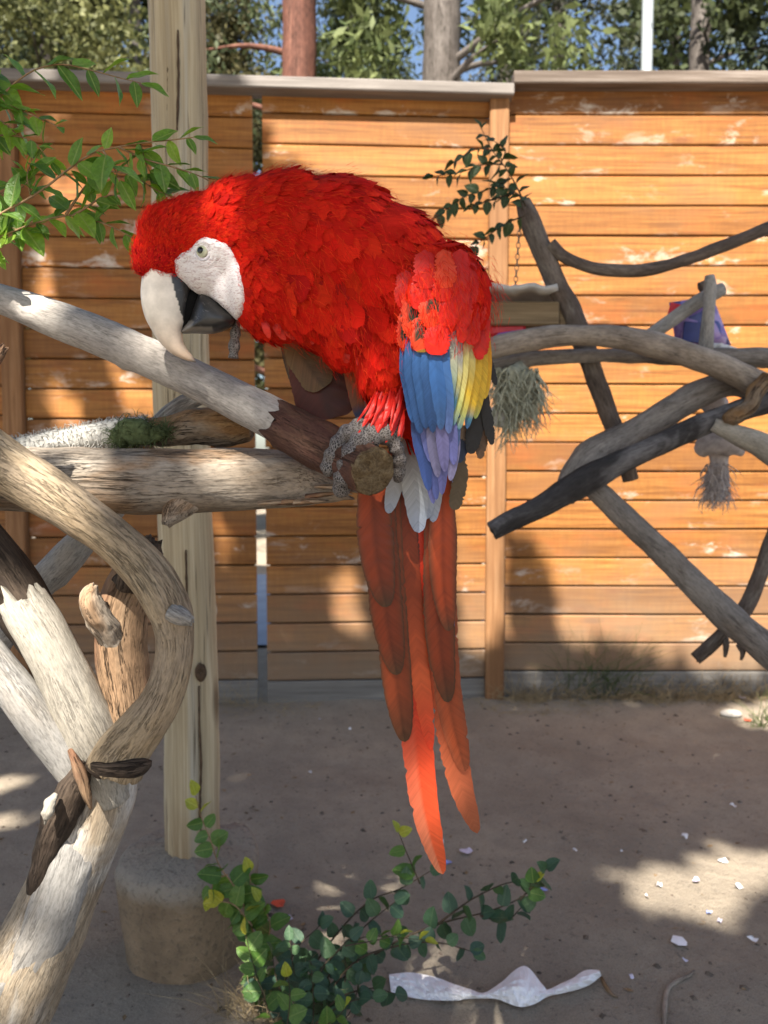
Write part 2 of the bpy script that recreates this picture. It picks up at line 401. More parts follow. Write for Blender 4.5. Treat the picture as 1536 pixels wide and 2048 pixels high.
# ============================================================ timber pole in its concrete footing
t = NT('peeled_pole'); a = t.attr('tc').outputs['Vector']
fib = t.noise(t.mapv(a, (230, 230, 3)), 1.0, 4, 0.6, 0.2); bl = t.noise(t.mapv(a, (20, 20, 1.6)), 1.0, 4, 0.6, 0.4)
c = t.ramp(fib, [(0.3, (0.30, 0.235, 0.14)), (0.5, (0.43, 0.355, 0.23)), (0.7, (0.52, 0.45, 0.32))])
c = t.mix(t.ramp(bl, [(0.36, 0.7), (0.56, 0.0)]), c, (0.27, 0.215, 0.135))
c = t.mix(t.ramp(t.noise(t.mapv(a, (26, 26, 1.0), (3, 3, 3)), 1.0, 3), [(0.56, 0.0), (0.7, 0.7)]), c, (0.40, 0.385, 0.33))
ck = t.noise(t.mapv(a, (42, 42, 0.9)), 1.0, 3, 0.55, 0.4)
ln = t.math('MULTIPLY', t.ramp(t.math('ABSOLUTE', t.math('SUBTRACT', ck, 0.5)), [(0.0, 1.0), (0.013, 0.0)]), t.ramp(t.noise(t.mapv(a, (15, 15, 3)), 1.0, 2), [(0.47, 0.0), (0.55, 1.0)]))
c = t.mix(t.math('MULTIPLY', ln, 0.8), c, (0.05, 0.035, 0.02))
kn = t.voro(t.mapv(a, (7, 7, 2.4), (0.35, 0.2, 0.1)), 1.0)
c = t.mix(t.ramp(kn, [(0.05, 0.85), (0.16, 0.0)]), c, (0.11, 0.075, 0.045))
sp = t.node('SeparateXYZ'); t.L(a, sp.inputs[0])
stain = t.math('MULTIPLY', t.ramp(sp.outputs[2], [(0.0, 1.0), (0.22, 0.0)]), t.ramp(t.noise(t.mapv(a, (60, 60, 4)), 1.0, 3), [(0.4, 0.0), (0.6, 0.9)]))
c = t.mix(stain, c, (0.16, 0.085, 0.035))
M_POLE = t.done(c, 0.7, t.bump(t.math('SUBTRACT', fib, t.math('MULTIPLY', ln, 1.5)), 0.45, 0.002), 0.25)
dP = 1.72
pb = P(385, 1712, dP); pt = P(350, -60, dP)
dirp = (pt-pb).normalized(); R = 55*dP/F
path = []
for f_ in np.linspace(-0.03, 1.25, 12):
    q = pb + (pt-pb)*f_; path.append((q.x + 0.004*math.sin(f_*9), q.y, q.z, R*(1.0 - 0.02*f_ + 0.015*math.sin(f_*13))))
Vp, Fp, Tp = tube_geo(path, n=40, step=0.015, lump=0.035, lumpk=14, crack=0.03, seed=3, knots=((0.62, 5.2, 0.016, 0.06),))
pole = obj('timber_pole', mesh('timber_pole', Vp, Fp, M_POLE, True, {'tc': ('FLOAT_VECTOR', [tuple(x) for x in Tp])}))
M_KNOT = mat_plain('dark_pole_knot', (0.07, 0.045, 0.028), .8, .2, .4, 120)
def on_pole(px, py): return P(px, py, dP - math.sqrt(max(0, 1-((px-(385+(1712-py)*-0.0198))/56.0)**2))*R*0.985)
V = []; Fc = []; kc = on_pole(402, 1345)
for k in range(5):
    for j in range(18):
        th = 2*math.pi*j/18; rr = (1, .8, .55, .3, .05)[k]*(1+.12*noise.noise(Vector((math.cos(th)*2, math.sin(th)*2, k)))); q = on_pole(402+12*rr*math.cos(th), 1345+19*rr*math.sin(th)); V.append(q - Vector((0, (.0005, .003, .005, .0035, .002)[k], 0)))
for k in range(4):
    for j in range(18): Fc.append((k*18+j, k*18+(j+1) % 18, (k+1)*18+(j+1) % 18, (k+1)*18+j))
obj('knot', mesh('knot', V, Fc, M_KNOT), pole)
for pts in ([(398, 1372), (399, 1450), (402, 1530), (400, 1620), (403, 1690)], [(330, 10), (333, 80), (336, 150), (334, 230)], [(356, 60), (357, 160), (354, 260)], [(352, 760), (349, 800)], [(372, 1100), (374, 1230)]):
    pp_ = [(*on_pole(x, y), (.0012+.0016*math.sin(math.pi*(k+.5)/len(pts)))) for k, (x, y) in enumerate(pts)]
    Vc, Fcc, Tc = tube_geo(pp_, n=6, step=.01, lump=.5, lumpk=120, seed=int(pts[0][0])); obj('season_crack', mesh('season_crack', Vc, Fcc, M_KNOT), pole)
tag(pole, 'tall round peeled timber pole set in a concrete footing', 'pole')
t = NT('footing_concrete'); o = t.coord('Object'); n1 = t.noise(o, 7, 5, 0.65); n2 = t.noise(o, 90, 4, 0.7); sp = t.node('SeparateXYZ'); t.L(o, sp.inputs[0])
c = t.ramp(n1, [(0.35, (0.17, 0.125, 0.082)), (0.62, (0.28, 0.205, 0.132))])
c = t.mix(t.ramp(t.math('ADD', sp.outputs[2], t.math('MULTIPLY', t.math('SUBTRACT', n1, 0.5), 0.10)), [(0.17, 0.0), (0.20, 0.9)]), c, (0.27, 0.235, 0.19))
c = t.mix(t.ramp(n2, [(0.52, 0.0), (0.68, 0.6)]), c, (0.085, 0.07, 0.055))
M_FOOT = t.done(c, 0.9, t.bump(t.math('ADD', n1, t.math('MULTIPLY', n2, 0.7)), 0.9, 0.01), 0.15)
V = []; Fc = []; n = 48
prof = [(0.135, -0.05), (0.139, 0.0), (0.143, 0.03), (0.150, 0.10), (0.156, 0.165), (0.158, 0.195), (0.153, 0.212), (0.142, 0.221), (0.11, 0.224), (0.07, 0.232), (0.0, 0.236)]
for k, (r, z) in enumerate(prof):
    for j in range(n):
        th = 2*math.pi*j/n; q = Vector((math.cos(th)*3, math.sin(th)*3, z*9))
        rr = r*(1+0.02*noise.noise(q)+0.012*noise.noise(q*4)); zz = z + (0.012*noise.noise(q*2+Vector((4, 4, 4))) if k > 3 else 0)
        if 0.1 < th < 1.2 and k > 4: zz += 0.018*math.sin((th-0.1)/1.1*math.pi)
        V.append((rr*math.cos(th), rr*math.sin(th), zz))
for k in range(len(prof)-1):
    for j in range(n): Fc.append((k*n+j, k*n+(j+1) % n, (k+1)*n+(j+1) % n, (k+1)*n+j))
foot = obj('concrete_footing', mesh('concrete_footing', V, Fc, M_FOOT)); foot.location = (P(378, 1800, dP).x, dP, 0)
tag(foot, 'squat tan round concrete footing around the foot of the timber pole', 'footing')
# ============================================================ the macaw
D0 = 0.85; U = D0/F
def B(px, py, dz=0.0): return P(px, py, D0 - dz*U)
bird = empty('macaw', B(740, 900, 20), 'scarlet macaw hunched on the perch branch with its beak lowered', 'parrot')
# --- materials
def mat_feather(name, trans=0.22, rough=0.55, barbs=True, spec=0.22, con=1.0):
    t = NT(name); col = t.attr('Col').outputs['Color']; fv = t.attr('fv').outputs['Vector']
    if barbs:
        sp = t.node('SeparateXYZ'); t.L(fv, sp.inputs[0])
        q = t.math('SUBTRACT', sp.outputs[1], t.math('MULTIPLY', t.math('ABSOLUTE', sp.outputs[0]), 0.8))
        cb = t.node('CombineXYZ'); t.L(q, cb.inputs[0]); t.L(sp.outputs[2], cb.inputs[1]); t.L(t.math('MULTIPLY', sp.outputs[0], 0.15), cb.inputs[2])
        l1 = t.noise(t.mapv(cb.outputs[0], (1300, 3, 60)), 1.0, 2, 0.6); l2 = t.noise(t.mapv(cb.outputs[0], (170, 5, 30)), 1.0, 3, 0.6)
        f = t.math('ADD', t.math('MULTIPLY', l1, 0.5), t.math('MULTIPLY', l2, 0.5))
        c = t.mix(1.0, col, t.ramp(f, [(0.32, 1-.32*con), (0.5, 0.97), (0.68, 1+.2*con)]), 'MULTIPLY')
        nrm = t.bump(f, 0.25*con, 0.0006)
    else:
        c = col; nrm = None
    t.done(c, rough, nrm, spec)
    tr = t.node('BsdfTranslucent'); t.L(c, tr.inputs[0])
    mx = t.node('MixShader'); mx.inputs[0].default_value = trans
    t.L(t.b.outputs[0], mx.inputs[1]); t.L(tr.outputs[0], mx.inputs[2]); t.L(mx.outputs[0], t.out.inputs[0])
    return t.m
M_VANE = mat_feather('flight_feather', 0.22, 0.42, True, .3, 1.05)
M_PLUME = mat_feather('body_feather', 0.2, 0.75, True, .08, .8)
M_SHAFT = mat_plain('feather_shaft', (0.045, 0.02, 0.012), 0.4, 0.4)
M_SHAFTP = mat_plain('pale_feather_shaft', (0.30, 0.17, 0.09), 0.4, 0.4)
M_BODY = mat_plain('under_down', (0.30, 0.010, 0.006), 0.9, 0.1)
# --- body: one continuous skin
EL_ = [  # px, py, dz, rx, ry, depth radius, rotation
    (312, 508, 0, 50, 50, 40, 0), (300, 535, 0, 36, 26, 33, 0), (345, 470, 0, 70, 66, 58, 0), (395, 475, 0, 92, 84, 72, 0), (352, 525, 0, 60, 44, 50, 0),
    (428, 525, 0, 68, 68, 66, 0), (462, 585, 0, 36, 56, 50, 20), (490, 470, 0, 112, 112, 92, 0), (575, 470, 0, 130, 122, 112, 0), (545, 575, 5, 92, 104, 98, 0),
    (670, 500, 5, 150, 142, 132, 0), (640, 600, 10, 112, 96, 112, 0), (765, 545, 0, 138, 135, 130, 0), (704, 646, 15, 98, 82, 100, 0), (840, 620, 0, 110, 130, 105, 0),
    (772, 715, 25, 70, 88, 88, 0), (782, 800, 50, 34, 60, 46, 0), (855, 770, 10, 78, 120, 78, 0), (850, 860, 0, 46, 60, 45, 0),
    (884, 590, 104, 88, 100, 42, 0), (868, 660, 100, 70, 70, 38, 0), (930, 640, 60, 38, 95, 50, -8),
]
def ico(sub=3):
    import bmesh
    bm = bmesh.new(); bmesh.ops.create_icosphere(bm, subdivisions=sub, radius=1.0)
    v = [x.co.copy() for x in bm.verts]; f = [tuple(y.index for y in x.verts) for x in bm.faces]; bm.free()
    return v, f
IV, IF = ico(3)
V = []; Fc = []
for (x, y, dz, rx, ry, rd, rot) in EL_:
    c = B(x, y, dz); o = len(V); ca, sa = math.cos(math.radians(rot)), math.sin(math.radians(rot))
    for v in IV:
        a, b = v.x*rx, v.z*ry
        V.append(c + Vector(((a*ca-b*sa)*U, v.y*rd*U, (a*sa+b*ca)*U)))
    Fc += [tuple(i+o for i in q) for q in IF]
tmp = bpy.data.objects.new('tmp_body', mesh('tmp_body', V, Fc)); COL.objects.link(tmp)
md = tmp.modifiers.new('r', 'REMESH'); md.mode = 'VOXEL'; md.voxel_size = 0.0035
ms = tmp.modifiers.new('s', 'SMOOTH'); ms.factor = 0.5; ms.iterations = 9
dg = bpy.context.evaluated_depsgraph_get(); dg.update()
bme = bpy.data.meshes.new_from_object(tmp.evaluated_get(dg)); bme.name = 'body'
bpy.data.objects.remove(tmp)
bme.materials.clear(); bme.materials.append(M_BODY)
bme.polygons.foreach_set('use_smooth', [True]*len(bme.polygons))
body = obj('body', bme, bird)
bverts = [v.co.copy() for v in bme.vertices]; bpolys = [tuple(p.vertices) for p in bme.polygons]
BVH = bvhtree.BVHTree.FromPolygons(bverts, bpolys)
def hit(px, py):
    o = P(px, py, 0.45); d = (P(px, py, 1.2)-o).normalized()
    r = BVH.ray_cast(o, d)
    return (r[0], r[1]) if r[0] is not None else (None, None)
def idw(ctrl, x, y, p=3.0):
    w = 0; s = None
    for (cx, cy, *val) in ctrl:
        k = 1.0/((cx-x)**2+(cy-y)**2+60)**(p/2)
        s = [k*v for v in val] if s is None else [a+k*v for a, v in zip(s, val)]
        w += k
    return [a/w for a in s]
FLOW = [(275, 520, .15, -1), (300, 550, .6, -.5), (300, 470, .45, -.8), (340, 430, .75, -.5), (335, 520, .8, -.5), (390, 390, .9, -.3), (400, 450, .95, -.3), (470, 350, 1, -.1), (470, 440, .95, .1),
        (500, 500, .9, .35), (495, 580, .8, .6), (490, 650, .5, .9), (560, 350, 1, .1), (560, 430, .85, .5), (570, 530, .7, .75), (540, 640, .35, 1), (660, 380, .9, .4), (650, 480, .6, .85),
        (640, 600, .35, .95), (620, 690, .25, 1), (760, 420, .8, .6), (750, 520, .45, .9), (720, 640, .2, 1), (690, 740, .25, 1), (850, 480, .6, .8), (880, 600, .05, 1), (940, 560, .25, 1),
        (960, 660, 0, 1), (780, 760, -.1, 1), (770, 850, -.35, 1), (860, 800, 0, 1), (850, 950, 0, 1)]
SIZE = [(270, 530, 12), (300, 550, 11), (300, 470, 15), (345, 420, 20), (345, 510, 12), (400, 400, 26), (400, 455, 17), (450, 470, 18), (470, 360, 32), (490, 420, 32), (485, 520, 24), (490, 600, 24), (480, 655, 22),
        (560, 360, 40), (560, 450, 46), (560, 560, 50), (540, 660, 46), (660, 380, 52), (660, 480, 58), (650, 600, 62), (640, 690, 60), (760, 430, 58), (760, 540, 62), (720, 680, 60), (860, 500, 46),
        (880, 600, 52), (780, 780, 52), (770, 850, 50), (850, 900, 60)]
FACE = [(410, 476), (432, 482), (452, 489), (464, 508), (473, 540), (480, 570), (482, 600), (480, 628), (473, 640), (455, 622), (435, 604), (410, 592), (393, 592), (376, 586), (362, 566), (353, 547), (350, 522), (364, 508), (385, 497), (397, 481)]
LB = [(402, 585), (412, 588), (432, 600), (455, 618), (469, 632), (470, 646), (460, 656), (442, 664), (420, 668), (390, 667), (364, 667), (363, 659), (376, 640), (385, 615), (393, 594)]
def inpoly(x, y, poly):
    r = False; j = len(poly)-1
    for i in range(len(poly)):
        xi, yi = poly[i]; xj, yj = poly[j]
        if (yi > y) != (yj > y) and x < (xj-xi)*(y-yi)/(yj-yi)+xi: r = not r
        j = i
    return r
def polydist(x, y, poly):
    m = 1e9
    for i in range(len(poly)):
        ax, ay = poly[i-1]; bx, by = poly[i]
        dx, dy = bx-ax, by-ay; t_ = max(0, min(1, ((x-ax)*dx+(y-ay)*dy)/(dx*dx+dy*dy+1e-9)))
        m = min(m, math.hypot(x-ax-t_*dx, y-ay-t_*dy))
    return m
def plume_template(fringe, rs, rows=7, cols=5):
    """soft contour feather: rounded vane with a frayed edge; unit length, unit width"""
    V = []; Q = []
    def w(t_): return 0.5*(max(0.0, 1-((t_-.5)/.5)**2)**.5 if t_ > .5 else .62+.38*(t_/.5)**.8)
    us = np.linspace(-1, 1, cols)
    for i in range(rows):
        t_ = (i/(rows-1))**.8*.985
        for u in us:
            x = u*w(t_)*(1+(rs.gauss(0, fringe) if abs(u) == 1 else 0)); y = t_ + .05*(1-u*u)*0 - .04*abs(u)*(1-t_) + (rs.gauss(0, fringe*.4) if i == rows-1 else 0)
            V.append((x, y, -.42*x*x - .10*y*y + rs.gauss(0, .008)))
    for i in range(rows-1):
        for j in range(cols-1): a = i*cols+j; Q.append((a, a+1, a+1+cols, a+cols))
    for k in range(26):                       # free barb tips
        th = (k+.5)/26*math.pi; ph = .5 + .5*math.sin(th)
        t_ = .30+.68*math.sin(th)**.8; sg = -1 if th < math.pi/2 else 1
        x0 = sg*w(t_)*.93; L_ = rs.uniform(.05, .05+fringe*1.3); dx = sg*.55*abs(math.cos(th)); dy = .95
        n_ = math.hypot(dx, dy); dx, dy = dx/n_*L_, dy/n_*L_; o = len(V)
        for (x, y) in ((x0-.035, t_-.06), (x0+.035, t_-.05), (x0+dx, t_+dy)): V.append((x, y, -.42*x*x-.10*y*y+.004))
        Q.append((o, o+1, o+2))
    V = np.array(V)
    return V, (np.array([i for q in Q for i in q], np.int32), np.array([len(q) for q in Q], np.int32)), V[:, 1].copy()
rs = random.Random(5)
TPL = [plume_template(0.05, rs) for _ in range(4)] + [plume_template(0.14, rs) for _ in range(3)]
# sample the skin
tri = []
for p in bpolys:
    for k in range(1, len(p)-1): tri.append((p[0], p[k], p[k+1]))
bv = np.array([tuple(v) for v in bverts]); tri = np.array(tri)
A_, B_, C_ = bv[tri[:, 0]], bv[tri[:, 1]], bv[tri[:, 2]]
cr = np.cross(B_-A_, C_-A_); ar = np.linalg.norm(cr, axis=1)/2; nr_ = cr/(np.linalg.norm(cr, axis=1)[:, None]+1e-12)
if np.mean(np.sum(nr_*((A_+B_+C_)/3 - bv.mean(0)), 1)) < 0: nr_ = -nr_
Nn = 45000
idx = np.random.choice(len(tri), Nn, p=ar/ar.sum()); r1 = np.sqrt(np.random.rand(Nn)); r2 = np.random.rand(Nn)
S = A_[idx]*(1-r1)[:, None] + B_[idx]*(r1*(1-r2))[:, None] + C_[idx]*(r1*r2)[:, None]; SN = nr_[idx]
accepted = []; cell = {}
HC = 0.012
for i in range(Nn):
    p = Vector(S[i]); n = Vector(SN[i]); px, py = PX(p)
    L = idw(SIZE, px, py)[0]
    near = n.y < 0.45
    if py > 872 and px > 800: continue
    if inpoly(px, py, FACE) and n.y < 0.2: continue
    if 286 < px < 395 and py > 560 and n.y < 0.9: continue        # beak
    if px < 395 and py > 568: continue
    if n.y < 0.3 and inpoly(px, py, LB) : continue
    sp_ = 0.36*L*U*(1.0 if near else 1.7)
    key = (int(p.x//HC), int(p.y//HC), int(p.z//HC)); ok = True; rr = 1 + int(sp_//HC)
    for a in range(-rr, rr+1):
        for b in range(-rr, rr+1):
            for c in range(-rr, rr+1):
                for q in cell.get((key[0]+a, key[1]+b, key[2]+c), ()):
                    if (q-p).length_squared < sp_*sp_: ok = False; break
                if not ok: break
            if not ok: break
        if not ok: break
    if not ok: continue
    cell.setdefault(key, []).append(p); accepted.append((p, n, px, py, L))
VV = []; QQ = []; CC = []; NRM = []; FF = []; SS = []; off = 0
def ruffle(p, px, py):
    a = idw([(300, 500, .6), (380, 440, 1.2), (480, 400, 3.0), (500, 560, 3.6), (580, 470, 4.6), (600, 620, 5.2), (700, 560, 4.5), (690, 700, 4.5), (760, 420, 2.6), (850, 480, 1.5), (880, 600, .6), (780, 800, 2.0)], px, py)[0]*.001
    a *= .55
    return a*(noise.noise(p*34) + .6*noise.noise(p*75+Vector((3, 1, 7))))
acc2 = []
for (p, n, px, py, L) in accepted:
    e = .002; h0 = ruffle(p, px, py); t1 = n.orthogonal().normalized(); t2 = n.cross(t1)
    g1 = (ruffle(p+t1*e, px, py)-h0)/e; g2 = (ruffle(p+t2*e, px, py)-h0)/e
    acc2.append((p+n*h0, (n - t1*g1*.8 - t2*g2*.8).normalized(), px, py, L))
accepted = acc2
for (p, n, px, py, L) in accepted:
    fx, fy = idw(FLOW, px, py)
    k = L
    fx += random.gauss(0, .13); fy += random.gauss(0, .13)
    d = Vector((fx, 0, -fy)); d = (d - n*d.dot(n))
    if d.length < 0.05: continue
    d.normalize()
    wing = px > 790 and py > 490
    lift = math.radians(random.uniform(4, 13) if k > 30 else random.uniform(8, 20))
    if wing: lift *= 0.6
    elif px > 590 and py < 540: lift *= 0.6
    y = (d*math.cos(lift) + n*math.sin(lift)).normalized(); x = y.cross(n).normalized(); z = x.cross(y)
    roll = random.gauss(0, 0.16); x2 = x*math.cos(roll)+z*math.sin(roll); z2 = z*math.cos(roll)-x*math.sin(roll)
    Lm = k*U*random.uniform(.95, 1.3); W = Lm*random.uniform(.58, .78)
    loose = (px < 560 and py > 600) or (680 < px < 800 and py > 730)
    T_, Q_, tv = TPL[random.randrange(7) if (loose or random.random() < 0.3) else random.randrange(4)]
    M3 = np.array([tuple(x2*W), tuple(y*Lm), tuple(z2*Lm)])
    VV.append(T_ @ M3 + np.array(tuple(p - n*0.0022 - d*Lm*0.25)))
    QQ.append(Q_[0]+off); SS.append(Q_[1]); off += len(T_)
    nb = np.array(tuple(n*.72 + z2*.28)); NRM.append(nb[None, :] + np.array(tuple(x2))[None, :]*(T_[:, :1]*.55))
    fv_ = np.zeros((len(T_), 3)); fv_[:, 0] = T_[:, 0]*W; fv_[:, 1] = T_[:, 1]*Lm; fv_[:, 2] = len(VV)*0.37; FF.append(fv_)
    # pigment: scarlet, more crimson on the back, warmer round the face and breast
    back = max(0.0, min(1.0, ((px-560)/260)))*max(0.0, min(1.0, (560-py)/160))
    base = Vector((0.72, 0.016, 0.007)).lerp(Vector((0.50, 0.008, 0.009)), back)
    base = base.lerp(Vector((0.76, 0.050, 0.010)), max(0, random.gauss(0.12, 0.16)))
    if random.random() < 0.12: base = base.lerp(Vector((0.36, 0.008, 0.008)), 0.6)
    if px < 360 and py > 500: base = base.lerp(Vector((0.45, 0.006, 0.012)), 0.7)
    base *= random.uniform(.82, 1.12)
    sh = 0.74 + 0.26*np.clip(tv*1.5, 0, 1)  # feather bases darkened to paint the shadow between overlapping feathers
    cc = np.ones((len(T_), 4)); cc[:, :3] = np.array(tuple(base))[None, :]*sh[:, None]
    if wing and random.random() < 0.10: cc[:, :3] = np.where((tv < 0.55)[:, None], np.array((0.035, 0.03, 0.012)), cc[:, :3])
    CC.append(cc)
rf = np.random.RandomState(3)
for (p, n, px, py, L) in accepted:
    if n.y > 0.35 or (px > 785 and py > 655): continue
    wg = px > 785 and py > 490
    K = (12 if (px > 600 and py < 520) else 22) if L > 30 else 10
    fx, fy = idw(FLOW, px, py); d = Vector((fx, 0, -fy)); d = d - n*d.dot(n)
    if d.length < .05: continue
    d.normalize(); x = d.cross(n); Lm = L*U
    dn, nn, xn, pn = (np.array(tuple(q)) for q in (d, n, x, p))
    q0 = pn + dn*(rf.uniform(-.1, .9, (K, 1))*Lm) + xn*(rf.normal(0, .35, (K, 1))*Lm) + nn*(rf.uniform(.004, .011, (K, 1)) if wg else rf.uniform(.0, .0022, (K, 1)))
    dr = dn + xn*rf.normal(0, .38, (K, 1)) + nn*rf.uniform(.0, .12 if wg else .34, (K, 1)); dr /= np.linalg.norm(dr, axis=1)[:, None]
    ln = Lm*rf.uniform(.25, .6, (K, 1)); wd = .00026
    sd = np.cross(dr, nn); sd /= np.linalg.norm(sd, axis=1)[:, None]+1e-9
    T3 = np.stack([q0-sd*wd, q0+sd*wd, q0+dr*ln], 1).reshape(-1, 3)
    VV.append(T3); QQ.append(np.arange(3*K, dtype=np.int32)+off); SS.append(np.full(K, 3, np.int32)); off += 3*K
    cc = np.ones((3*K, 4)); g_r = np.repeat(rf.uniform(.75, 1.2, K), 3)
    warm = np.repeat(rf.rand(K) < .25, 3)[:, None]
    cc[:, :3] = np.where(warm, np.array((.74, .055, .012)), np.array((.62, .014, .008)))*g_r[:, None]
    CC.append(cc); FF.append(np.zeros((3*K, 3))); NRM.append(np.repeat(nn[None, :], 3*K, 0) + rf.normal(0, .12, (3*K, 3)))
VV = np.vstack(VV); CC = np.vstack(CC); FF = np.vstack(FF)
pm = fast_mesh('plumage', VV, np.concatenate(QQ), np.concatenate(SS), M_PLUME, {'Col': ('FLOAT_COLOR', CC), 'fv': ('FLOAT_VECTOR', FF)})
NRM = np.vstack(NRM); NRM /= np.linalg.norm(NRM, axis=1)[:, None]
pm.normals_split_custom_set_from_vertices(NRM.astype(np.float32))
tag(obj('plumage', pm, bird), kind='stuff')
# the skin lies under the feathers
for v in bme.vertices: v.co = v.co - v.normal*0.0045
bme.update()

# --- single large feathers
def vane(name, spine, wid, colf, dzoff=0.0, camber=0.05, twist=0.0, shaft=M_SHAFT, shaft_r=1.7, ragged=0.04, split=0.0, seed=1, point=0.5, asym=0.0, n=44, base_w=0.5):
    """spine [(px,py,dz)], wid half-width px at its widest; colf(u,v)->rgb"""
    rnd = random.Random(seed)
    c = catmull(spine, 10); m = len(c)
    d = np.r_[0, np.cumsum(np.linalg.norm(np.diff(c, axis=0), axis=1))]; s = np.linspace(0, d[-1], n)
    c = np.stack([np.interp(s, d, c[:, k]) for k in range(3)], 1); L = d[-1]
    us = [-1, -.8, -.55, -.28, 0, .28, .55, .8, 1]
    V = []; C = []; FV = []; Fc = []
    notch = {}
    for k in range(int(split*8)): notch[(rnd.choice((-1, 1)), rnd.randrange(int(n*.2), n-3))] = rnd.uniform(.15, .4)
    for i in range(n):
        v = i/(n-1)
        t_ = c[min(i+1, n-1)]-c[max(i-1, 0)]; t_ = t_/np.linalg.norm(t_)
        nx_, ny_ = -t_[1], t_[0]
        w = wid*(base_w+(1-base_w)*min(1, v*2.2)**0.7)
        if v > point: w *= max(0.0, 1-((v-point)/(1-point))**2.4)**0.5
        for u in us:
            uu = u*(1+asym*(1 if u > 0 else -1)*1.0)
            e = abs(u)
            sh_ = 0.55*e*w*(1-v*0.55)
            lat = uu*w*(1 + (ragged*noise.noise(Vector((seed*3.3, i*0.9, u*5)))*2.2 if e > .9 else 0))
            k = notch.get((1 if u > 0 else -1, i))
            if k and e > .5: lat *= 1-k*(e-.4)
            x = c[i, 0] + nx_*lat*math.cos(twist) + t_[0]*min(sh_, L*(1-v)*0.9+2*(1-v))
            y = c[i, 1] + ny_*lat*math.cos(twist) + t_[1]*min(sh_, L*(1-v)*0.9+2*(1-v))
            z = c[i, 2] + dzoff + lat*math.sin(twist) - camber*w*(u*u) + w*0.03*noise.noise(Vector((seed, i*.3, u*3)))
            V.append(B(x, y, z)); FV.append((lat*U, v*L*U, seed*0.1))
            r = colf(u, v); g = 1+0.08*noise.noise(Vector((seed*1.7, i*.2, u*2)))
            C.append((r[0]*g, r[1]*g, r[2]*g, 1))
    q = len(us)
    for i in range(n-1):
        for j in range(q-1): a = i*q+j; Fc.append((a, a+1, a+1+q, a+q))
    o = obj(name, mesh(name, V, Fc, M_VANE, True, {'Col': ('FLOAT_COLOR', C), 'fv': ('FLOAT_VECTOR', FV)}), bird)
    if shaft:
        pth = []
        for i in range(0, n, 3):
            p = B(c[i, 0], c[i, 1], c[i, 2]+dzoff+2.2); pth.append((p.x, p.y, p.z, shaft_r*U*(1-0.75*i/n)))
        Vs, Fs, Ts = tube_geo(pth, n=5, step=0.008, lump=0)
        obj('shaft', mesh('shaft', Vs, Fs, shaft), o)
    return o
def grad(*stops):
    def f(u, v):
        for k in range(len(stops)-1):
            (a, ca), (b, cb) = stops[k], stops[k+1]
            if v <= b or k == len(stops)-2:
                q = max(0, min(1, (v-a)/(b-a+1e-6))); return tuple(x+(y-x)*q for x, y in zip(ca, cb))
    return f
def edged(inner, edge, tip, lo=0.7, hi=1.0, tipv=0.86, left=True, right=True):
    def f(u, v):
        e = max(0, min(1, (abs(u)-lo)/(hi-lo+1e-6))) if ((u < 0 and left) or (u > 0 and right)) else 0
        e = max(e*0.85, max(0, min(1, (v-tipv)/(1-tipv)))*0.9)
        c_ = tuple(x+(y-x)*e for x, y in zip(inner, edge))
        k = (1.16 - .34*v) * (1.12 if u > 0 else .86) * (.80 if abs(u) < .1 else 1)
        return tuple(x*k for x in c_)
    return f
RUST = (0.27, 0.040, 0.010); RUSTD = (0.17, 0.024, 0.009); OLIVE = (0.066, 0.042, 0.020); ORANGE = (0.66, 0.115, 0.035); PALE = (0.72, 0.26, 0.13); REDT = (0.62, 0.040, 0.014); BLUEV = (0.16, 0.17, 0.42)
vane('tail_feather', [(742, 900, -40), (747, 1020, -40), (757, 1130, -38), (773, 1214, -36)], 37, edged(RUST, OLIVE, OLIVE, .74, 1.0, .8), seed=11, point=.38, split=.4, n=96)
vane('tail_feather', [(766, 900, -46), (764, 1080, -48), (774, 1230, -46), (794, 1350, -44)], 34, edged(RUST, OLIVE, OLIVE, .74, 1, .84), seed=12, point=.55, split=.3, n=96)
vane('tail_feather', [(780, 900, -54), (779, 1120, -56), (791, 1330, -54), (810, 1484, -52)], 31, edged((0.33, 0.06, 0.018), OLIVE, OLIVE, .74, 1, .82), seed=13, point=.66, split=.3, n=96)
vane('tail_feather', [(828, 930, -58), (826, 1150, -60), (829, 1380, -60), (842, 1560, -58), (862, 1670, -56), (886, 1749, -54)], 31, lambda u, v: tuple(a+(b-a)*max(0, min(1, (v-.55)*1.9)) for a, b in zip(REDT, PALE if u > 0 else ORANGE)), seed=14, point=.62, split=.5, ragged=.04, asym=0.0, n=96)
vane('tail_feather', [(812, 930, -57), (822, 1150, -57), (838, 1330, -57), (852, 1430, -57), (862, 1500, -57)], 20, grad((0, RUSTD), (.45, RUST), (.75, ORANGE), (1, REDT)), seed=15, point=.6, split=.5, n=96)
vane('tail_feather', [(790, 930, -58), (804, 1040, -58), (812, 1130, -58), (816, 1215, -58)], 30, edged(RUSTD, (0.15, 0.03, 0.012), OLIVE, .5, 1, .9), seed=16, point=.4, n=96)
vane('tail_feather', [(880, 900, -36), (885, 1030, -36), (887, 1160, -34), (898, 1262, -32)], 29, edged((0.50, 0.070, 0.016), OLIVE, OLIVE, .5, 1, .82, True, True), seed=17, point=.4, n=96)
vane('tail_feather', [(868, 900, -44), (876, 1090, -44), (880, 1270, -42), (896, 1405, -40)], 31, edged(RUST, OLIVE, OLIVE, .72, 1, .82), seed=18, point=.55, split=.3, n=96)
vane('tail_feather', [(872, 920, -52), (884, 1140, -54), (896, 1380, -52), (930, 1543, -50)], 27, edged((0.45, 0.085, 0.026), (0.30, 0.08, 0.035), OLIVE, .5, 1, .9), seed=19, point=.7, split=.6, n=96)
